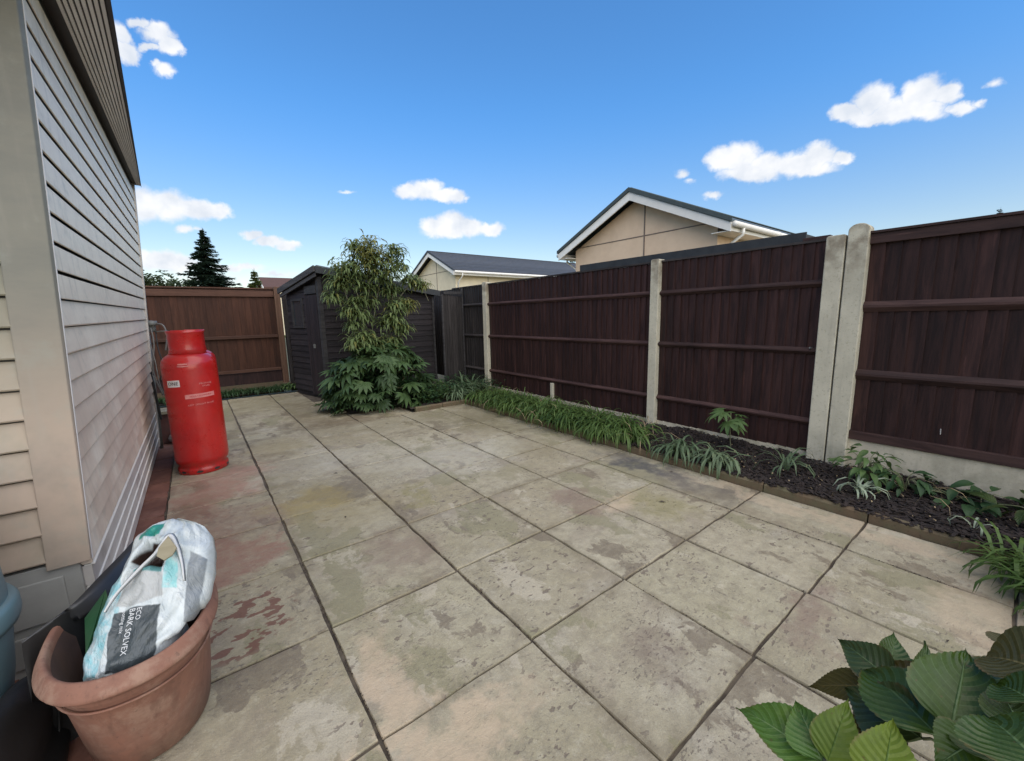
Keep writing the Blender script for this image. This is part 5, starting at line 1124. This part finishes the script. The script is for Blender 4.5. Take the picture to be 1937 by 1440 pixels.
def m_bag():
    t = NT('printed_plastic_sack'); uv = t.node('ShaderNodeUVMap').outputs[0]; sp = t.node('ShaderNodeSeparateXYZ'); t.L(uv, sp.inputs[0]); p = t.pos()
    wob = t.noise(uv, 4, 4, .6, 0, True); q = t.vm('ADD', uv, t.vm('MULTIPLY', t.vm('SUBTRACT', wob, (.5, .5, .5)), (.035, .035, 0))); s2 = t.node('ShaderNodeSeparateXYZ'); t.L(q, s2.inputs[0]); X, Y = s2.outputs[0], s2.outputs[1]
    def poly(pts):                                          # convex region mask, photo-like layout in uv
        f = None
        for i in range(len(pts)):
            (x0, y0), (x1, y1) = pts[i], pts[(i+1) % len(pts)]; nx, ny = -(y1-y0), (x1-x0); l = math.hypot(nx, ny); nx /= l; ny /= l
            d = t.math('ADD', t.math('ADD', t.math('MULTIPLY', X, nx), t.math('MULTIPLY', Y, ny)), -(nx*x0+ny*y0)); e = t.ramp(d, -.006, .006); f = e if f is None else t.math('MULTIPLY', f, e)
        return f
    # uv: x = (px-150)/260 , y = (1280-py)/310
    U = lambda x, y: ((x-150)/260, (1280-y)/310)
    col = t.mix(t.ramp(t.noise(uv, 7, 5, .6), .35, .7), (.54, .575, .57), (.40, .445, .45))
    col = t.mix(t.math('MULTIPLY', poly([U(150, 1290), U(222, 1290), U(236, 1160), U(262, 1085), U(215, 1085)]), t.ramp(t.noise(uv, 9, 6, .7), .3, .62)), col, (.20, .42, .46))
    col = t.mix(poly([U(212, 1290), U(292, 1290), U(318, 1138), U(268, 1154), U(228, 1158)]), col, (.055, .066, .07))
    col = t.mix(poly([U(230, 1154), U(270, 1151), U(320, 1132), U(320, 1092), U(262, 1085)]), col, (.36, .37, .36))
    col = t.mix(poly([U(262, 1088), U(318, 1092), U(320, 1078), U(280, 1070)]), col, (.08, .20, .20))
    col = t.mix(poly([U(262, 1074), U(316, 1080), U(326, 1040), U(300, 1036)]), col, (.035, .02, .016))
    col = t.mix(poly([U(272, 1030), U(310, 1020), U(312, 988), U(276, 1000)]), col, (.03, .22, .17))
    col = t.mix(t.math('MULTIPLY', poly([U(318, 1120), U(345, 1120), U(345, 1040), U(330, 1040)]), t.ramp(t.noise(uv, 8, 4, .6), .35, .6)), col, (.25, .52, .52))
    col = t.mix(poly([U(352, 1180), U(372, 1180), U(396, 1062), U(368, 1048)]), col, (.20, .22, .23))
    rg = t.math('ABSOLUTE', t.math('SUBTRACT', t.noise(t.vm('MULTIPLY', uv, (1, .7, 1)), 7, 5, .6, 1.0), .5)); nb = t.bump(rg, .8, .02)
    return t.out(col, .33, nb, Specular_IOR_Level=.5)
M['bag'] = m_bag()
def bag():
    t = thing('compost_bag', 'crumpled white and teal printed plastic sack standing in the terracotta pot', 'bag', (-.24, 1.85, .05))
    p0 = Vector((-.37, 1.66, .42)); n = Vector((-.10, -.40, .42)).normalized()
    # outline in the photo, left side and right side by height
    Ls = [(1325, 158), (1265, 156), (1190, 180), (1130, 202), (1090, 222), (1050, 245), (1015, 258), (998, 275), (984, 300), (978, 318)]
    Rs = [(1325, 282), (1262, 300), (1215, 335), (1170, 366), (1130, 390), (1080, 402), (1040, 403), (1008, 396), (988, 380), (979, 335)]
    def edge(tab, y):
        for (ya, xa), (yb, xb) in zip(tab, tab[1:]):
            if yb <= y <= ya: f = (ya-y)/(ya-yb); return xa+(xb-xa)*f
        return tab[-1][1]
    def inpot(q, k=.93):                                    # the sack stays inside the pot wall below the rim
        if q.z > .435: return q
        f = .78+.22*max(0, min(1, q.z/.43)); dx, dy = (q.x+.27)/(.186*f), (q.y-1.83)/(.292*f); r = (abs(dx)**2.25+abs(dy)**2.25)**(1/2.25)
        return Vector((-.27+(q.x+.27)*k/r, 1.83+(q.y-1.83)*k/r, q.z)) if r > k else q
    NU, NV = 44, 52; vs = []; uv = []
    R = random.Random(3)
    for j in range(NV+1):
        v = j/NV; y = 1325-(1325-979)*v; xl, xr = edge(Ls, y), edge(Rs, y)
        for i in range(NU+1):
            u = i/NU; x = xl+(xr-xl)*u; P = at_plane(x, y, p0, n); e = (1-(2*u-1)**2); e2 = min(1, (1-v)*6)
            bul = .075*(e**.5)*(e2**.5)-.02
            q = Vector((u*3, v*4, 0)); w = .018*mnoise.noise(q*1.6)-.016*abs(mnoise.noise(q*2.3+Vector((5, 0, 0))))-.013*abs(mnoise.noise(Vector((u*7+v*3, v*5-u*2, 2))))-.006*abs(mnoise.noise(Vector((u*15-v*6, v*12, 7))))+.012
            # folds running out of the gathered mouth
            mx, my = (x-318)/60, (y-1040)/60; rr = math.hypot(mx, my); th = math.atan2(my, mx); w += .010*math.sin(th*9+1.5*rr)*math.exp(-rr*.7)
            # dark open mouth: triangle region pushed in
            ins = min((x-(262+(1080-y)*.62))/10, (1082-y)/10, ((326+(y-1040)*-.1)-x)/8, (y-1036)/10); w -= .05*max(0, min(1, ins)); w += .014*math.exp(-(ins*1.0)**2/1.5)
            lipd = abs((x-(262+(1080-y)*.62))+6)/7; w += .012*math.exp(-lipd**2) if 1020 < y < 1150 else 0
            vs.append(inpot(P+n*(bul+w))); uv.append(((x-150)/260, (1280-y)/310))
    fr_ = len(vs)
    for j in range(NV+1):                                   # back skin
        for i in range(NU+1):
            P = vs[j*(NU+1)+i]; u = i/NU; v = j/NV; e = (1-(2*u-1)**2); vs.append(inpot(P-n*(.03+.11*e**.5*min(1, (1-v)*4+.1)), .88)); uv.append(uv[j*(NU+1)+i])
    fs = []
    for j in range(NV):
        for i in range(NU):
            a = j*(NU+1)+i; fs.append((a, a+1, a+NU+2, a+NU+1)); b = a+fr_; fs.append((b, b+NU+1, b+NU+2, b+1))
    for j in range(NV):
        for i in (0, NU): a = j*(NU+1)+i; b = a+fr_; fs.append((a, a+NU+1, b+NU+1, b) if i == 0 else (a, b, b+NU+1, a+NU+1))
    for i in range(NU): a = NV*(NU+1)+i; b = a+fr_; fs.append((a, a+1, b+1, b))
    m = MB(); m.add(vs, fs); m.uv = uv; m.build('sack', M['bag'], t, smooth=True)
    # lower, hidden part of the sack standing on the bottom of the pot
    m = MB(); loft(m, [oval(.12, .17, -.27, 1.83, .05), oval(.14, .20, -.27, 1.82, .2), oval(.12, .19, -.27, 1.84, .34)], True, True); m.build('sack_bottom', M['bag'], t, smooth=True)
    # folded top hem: a proud strip along the mouth
    hem = [(196, 1158), (222, 1118), (262, 1075), (292, 1046), (318, 1012), (331, 1028), (342, 1062), (347, 1098)]
    pts = [at_plane(x, y, p0+n*.078, n) for x, y in hem]; cc = curve(pts, 6); vs = []; 
    for k, p in enumerate(cc):
        d = (cc[min(k+1, len(cc)-1)]-cc[max(0, k-1)]).normalized(); s = d.cross(n).normalized(); w = .0065*(.5+math.sin(PI*k/(len(cc)-1))); j = .002*math.sin(k*.5); vs += [p-s*w-n*(.012+j), p+n*(.001+j), p+s*w-n*(.010-j), p-n*.008]
    fs = [(4*k+a, 4*k+(a+1) % 4, 4*k+4+(a+1) % 4, 4*k+4+a) for k in range(len(cc)-1) for a in range(4)]
    m = MB(); m.add(vs, fs); m.build('hem', M['paleprint'], t, smooth=True)
    flap = [(300, 1036), (318, 1014), (334, 1036), (326, 1050), (310, 1060), (296, 1052)]
    P = [at_plane(x, y, p0+n*.10, n) for x, y in flap]; m = MB(); m.add([q for q in P]+[q-n*.006 for q in P], [tuple(range(6)), tuple(range(6, 12))[::-1]]+[(i, i+6, (i+1) % 6+6, (i+1) % 6) for i in range(6)]); m.build('torn_flap', M['paleplank'], t)
    # lettering on the dark panel, reading downwards
    def letters(body, size, x, y, x2, y2, off=.062):
        me = text_mesh(body, size, mat=M['paleprint']); a = at_plane(x, y, p0, n); b = at_plane(x2, y2, p0, n); ex = (b-a).normalized(); ey = n.cross(ex)
        xs = [v.co.x for v in me.vertices]; L_ = max(xs)-min(xs); k = (b-a).length/L_
        bpy_c = (a+b)/2
        for v in me.vertices:
            q = bpy_c+ex*(v.co.x*k)+ey*(v.co.y*k); v.co = q+n*(off+v.co.z)-Vector(WL[t.name])
        o = bpy.data.objects.new('lettering', me); COL.objects.link(o); o.parent = t
    letters('BARK SOLVEX', .03, 270, 1160, 253, 1245, .078); letters('potting mix', .02, 254, 1164, 247, 1205, .072); letters('ECO', .02, 283, 1158, 279, 1180, .080)
bag()
# green inner liner edge beside the bag
m = MB(); P = [at_z(162, 1240, .44), at_z(160, 1170, .44), at_z(200, 1115, .50), at_z(206, 1140, .50), at_z(178, 1200, .46), at_z(164, 1262, .42)]
m.add([p for p in P]+[Vector((p.x*.9-.027, p.y*.9+.183, .28)) for p in P], [tuple(range(6))]+[(i, i+6, (i+1) % 6+6, (i+1) % 6) for i in range(6)])
M['greenbag'] = m_plain('dark_green_plastic', (.03, .11, .04), (.02, .07, .03), .35)
m.build('green_sack', M['greenbag'], label='folded dark green plastic sack between the white bag and the pot wall', cat='bag')
# black plastic sheet folded over behind the pot, with black fill for the shade below
def sheet():
    t = thing('black_sheet_with_shade_fill', 'folded black plastic sheet running from behind the pot along the house corner, with added black fill for the shaded void below', 'plastic sheet', (-.45, 2.1, 0))
    top = [(40, 1215, .44), (90, 1178, .46), (140, 1140, .48), (190, 1088, .50), (232, 1045, .50), (262, 1012, .48)]
    bot = [(46, 1222, .42), (100, 1190, .42), (160, 1160, .43), (205, 1130, .44), (240, 1105, .44), (268, 1080, .44)]
    A = curve([at_z(*p) for p in top], 5); B = curve([at_z(*p) for p in bot], 5); m = MB(); vs = []
    for a, b in zip(A, B): vs += [a, (a+b)/2+Vector((.0, -.0, .008)), b, b-Vector((0, 0, .012)), (a+b)/2-Vector((0, 0, .012)), a-Vector((0, 0, .012))]
    fs = [(6*k+i, 6*k+(i+1) % 6, 6*k+6+(i+1) % 6, 6*k+6+i) for k in range(len(A)-1) for i in range(6)]+[tuple(range(6))[::-1], tuple(range(6*(len(A)-1), 6*len(A)))]
    m.add(vs, fs); m.build('fold', M['black'], t, smooth=True)
    # added near-black drape filling the shadowed void below the fold
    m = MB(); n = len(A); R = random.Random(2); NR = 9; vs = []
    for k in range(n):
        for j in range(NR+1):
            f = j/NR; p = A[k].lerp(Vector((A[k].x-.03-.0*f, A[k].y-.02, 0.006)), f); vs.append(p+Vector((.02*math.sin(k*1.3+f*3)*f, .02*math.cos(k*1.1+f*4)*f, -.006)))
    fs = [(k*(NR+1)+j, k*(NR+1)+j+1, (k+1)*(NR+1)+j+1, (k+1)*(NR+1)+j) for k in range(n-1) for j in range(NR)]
    m.add(vs, fs); m.build('shade_filler_drape', M['shadeblack'], t, smooth=True)
    # added near-black heap standing in for the dark void between bin and pot
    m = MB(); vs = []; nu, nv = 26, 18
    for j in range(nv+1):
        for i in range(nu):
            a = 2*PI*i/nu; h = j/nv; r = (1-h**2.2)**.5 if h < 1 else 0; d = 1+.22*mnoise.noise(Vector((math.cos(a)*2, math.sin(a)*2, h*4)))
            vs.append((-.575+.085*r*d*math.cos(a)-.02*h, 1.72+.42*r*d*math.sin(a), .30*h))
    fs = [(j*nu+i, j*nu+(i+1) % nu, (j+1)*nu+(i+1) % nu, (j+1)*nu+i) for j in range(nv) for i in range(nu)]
    m.add(vs, fs); m.build('shade_filler_heap', M['shadeblack'], t, smooth=True)
sheet()
# bin
bn = thing('plastic_bin', 'grey teal rounded plastic bin with lid rim at the left edge', 'bin', (-.872, 2.02, 0))
c = (-.872, 2.02, 0)
m = MB(); m.lathe([(0, 0), (.20, 0), (.215, .02), (.255, .25), (.272, .42), (.275, .44)], 48, c); m.build('body', M['teal'], bn, smooth=True)
m = MB(); m.lathe([(.27, .435), (.292, .44), (.298, .46), (.297, .50), (.288, .515), (.272, .518)], 48, c); m.build('rim', M['teal'], bn, smooth=True)
m = MB(); m.lathe([(.274, .514), (.274, .54), (.270, .62), (.262, .76), (.245, .87), (.20, .94), (.12, .975), (0, .985)], 48, c); m.build('lid', M['teal'], bn, smooth=True)
# a few fallen leaves and crumbs on the slabs
LFL = ['midway, left of the grass', 'on the second slab row before the hydrangea', 'nearest the hydrangea', 'in front of the cylinders', 'on the olive stained slab', 'between cylinders and bush', 'on the yellow stained slab', 'by the edging near the dark stain', 'just in front of the palmate mound', 'far back near the cylinders']
R = random.Random(15)
for k, (x, y) in enumerate(((1.62, 3.95), (2.6, .32), (2.4, .1), (.9, 3.9), (2.66, 1.62), (1.2, 4.9), (.72, 2.95), (3.25, 1.9), (1.95, 5.35), (.5, 6.3))):
    m = MB(); a = R.uniform(0, 6.28); l = R.uniform(.012, .03); d = Vector((math.cos(a), math.sin(a), 0)); s = Vector((-d.y, d.x, 0)); c = Vector((x, y, .004))
    m.add([c-d*l, c-s*l*.4+Vector((0, 0, .006)), c+d*l, c+s*l*.4+Vector((0, 0, .004)), c+Vector((0, 0, .002))], [(0, 1, 4), (1, 2, 4), (2, 3, 4), (3, 0, 4)])
    m.build('fallen_leaf', M['trunk'], label='small dark fallen leaf lying on the patio '+LFL[k], cat='leaf', group='fallen leaves on the patio')
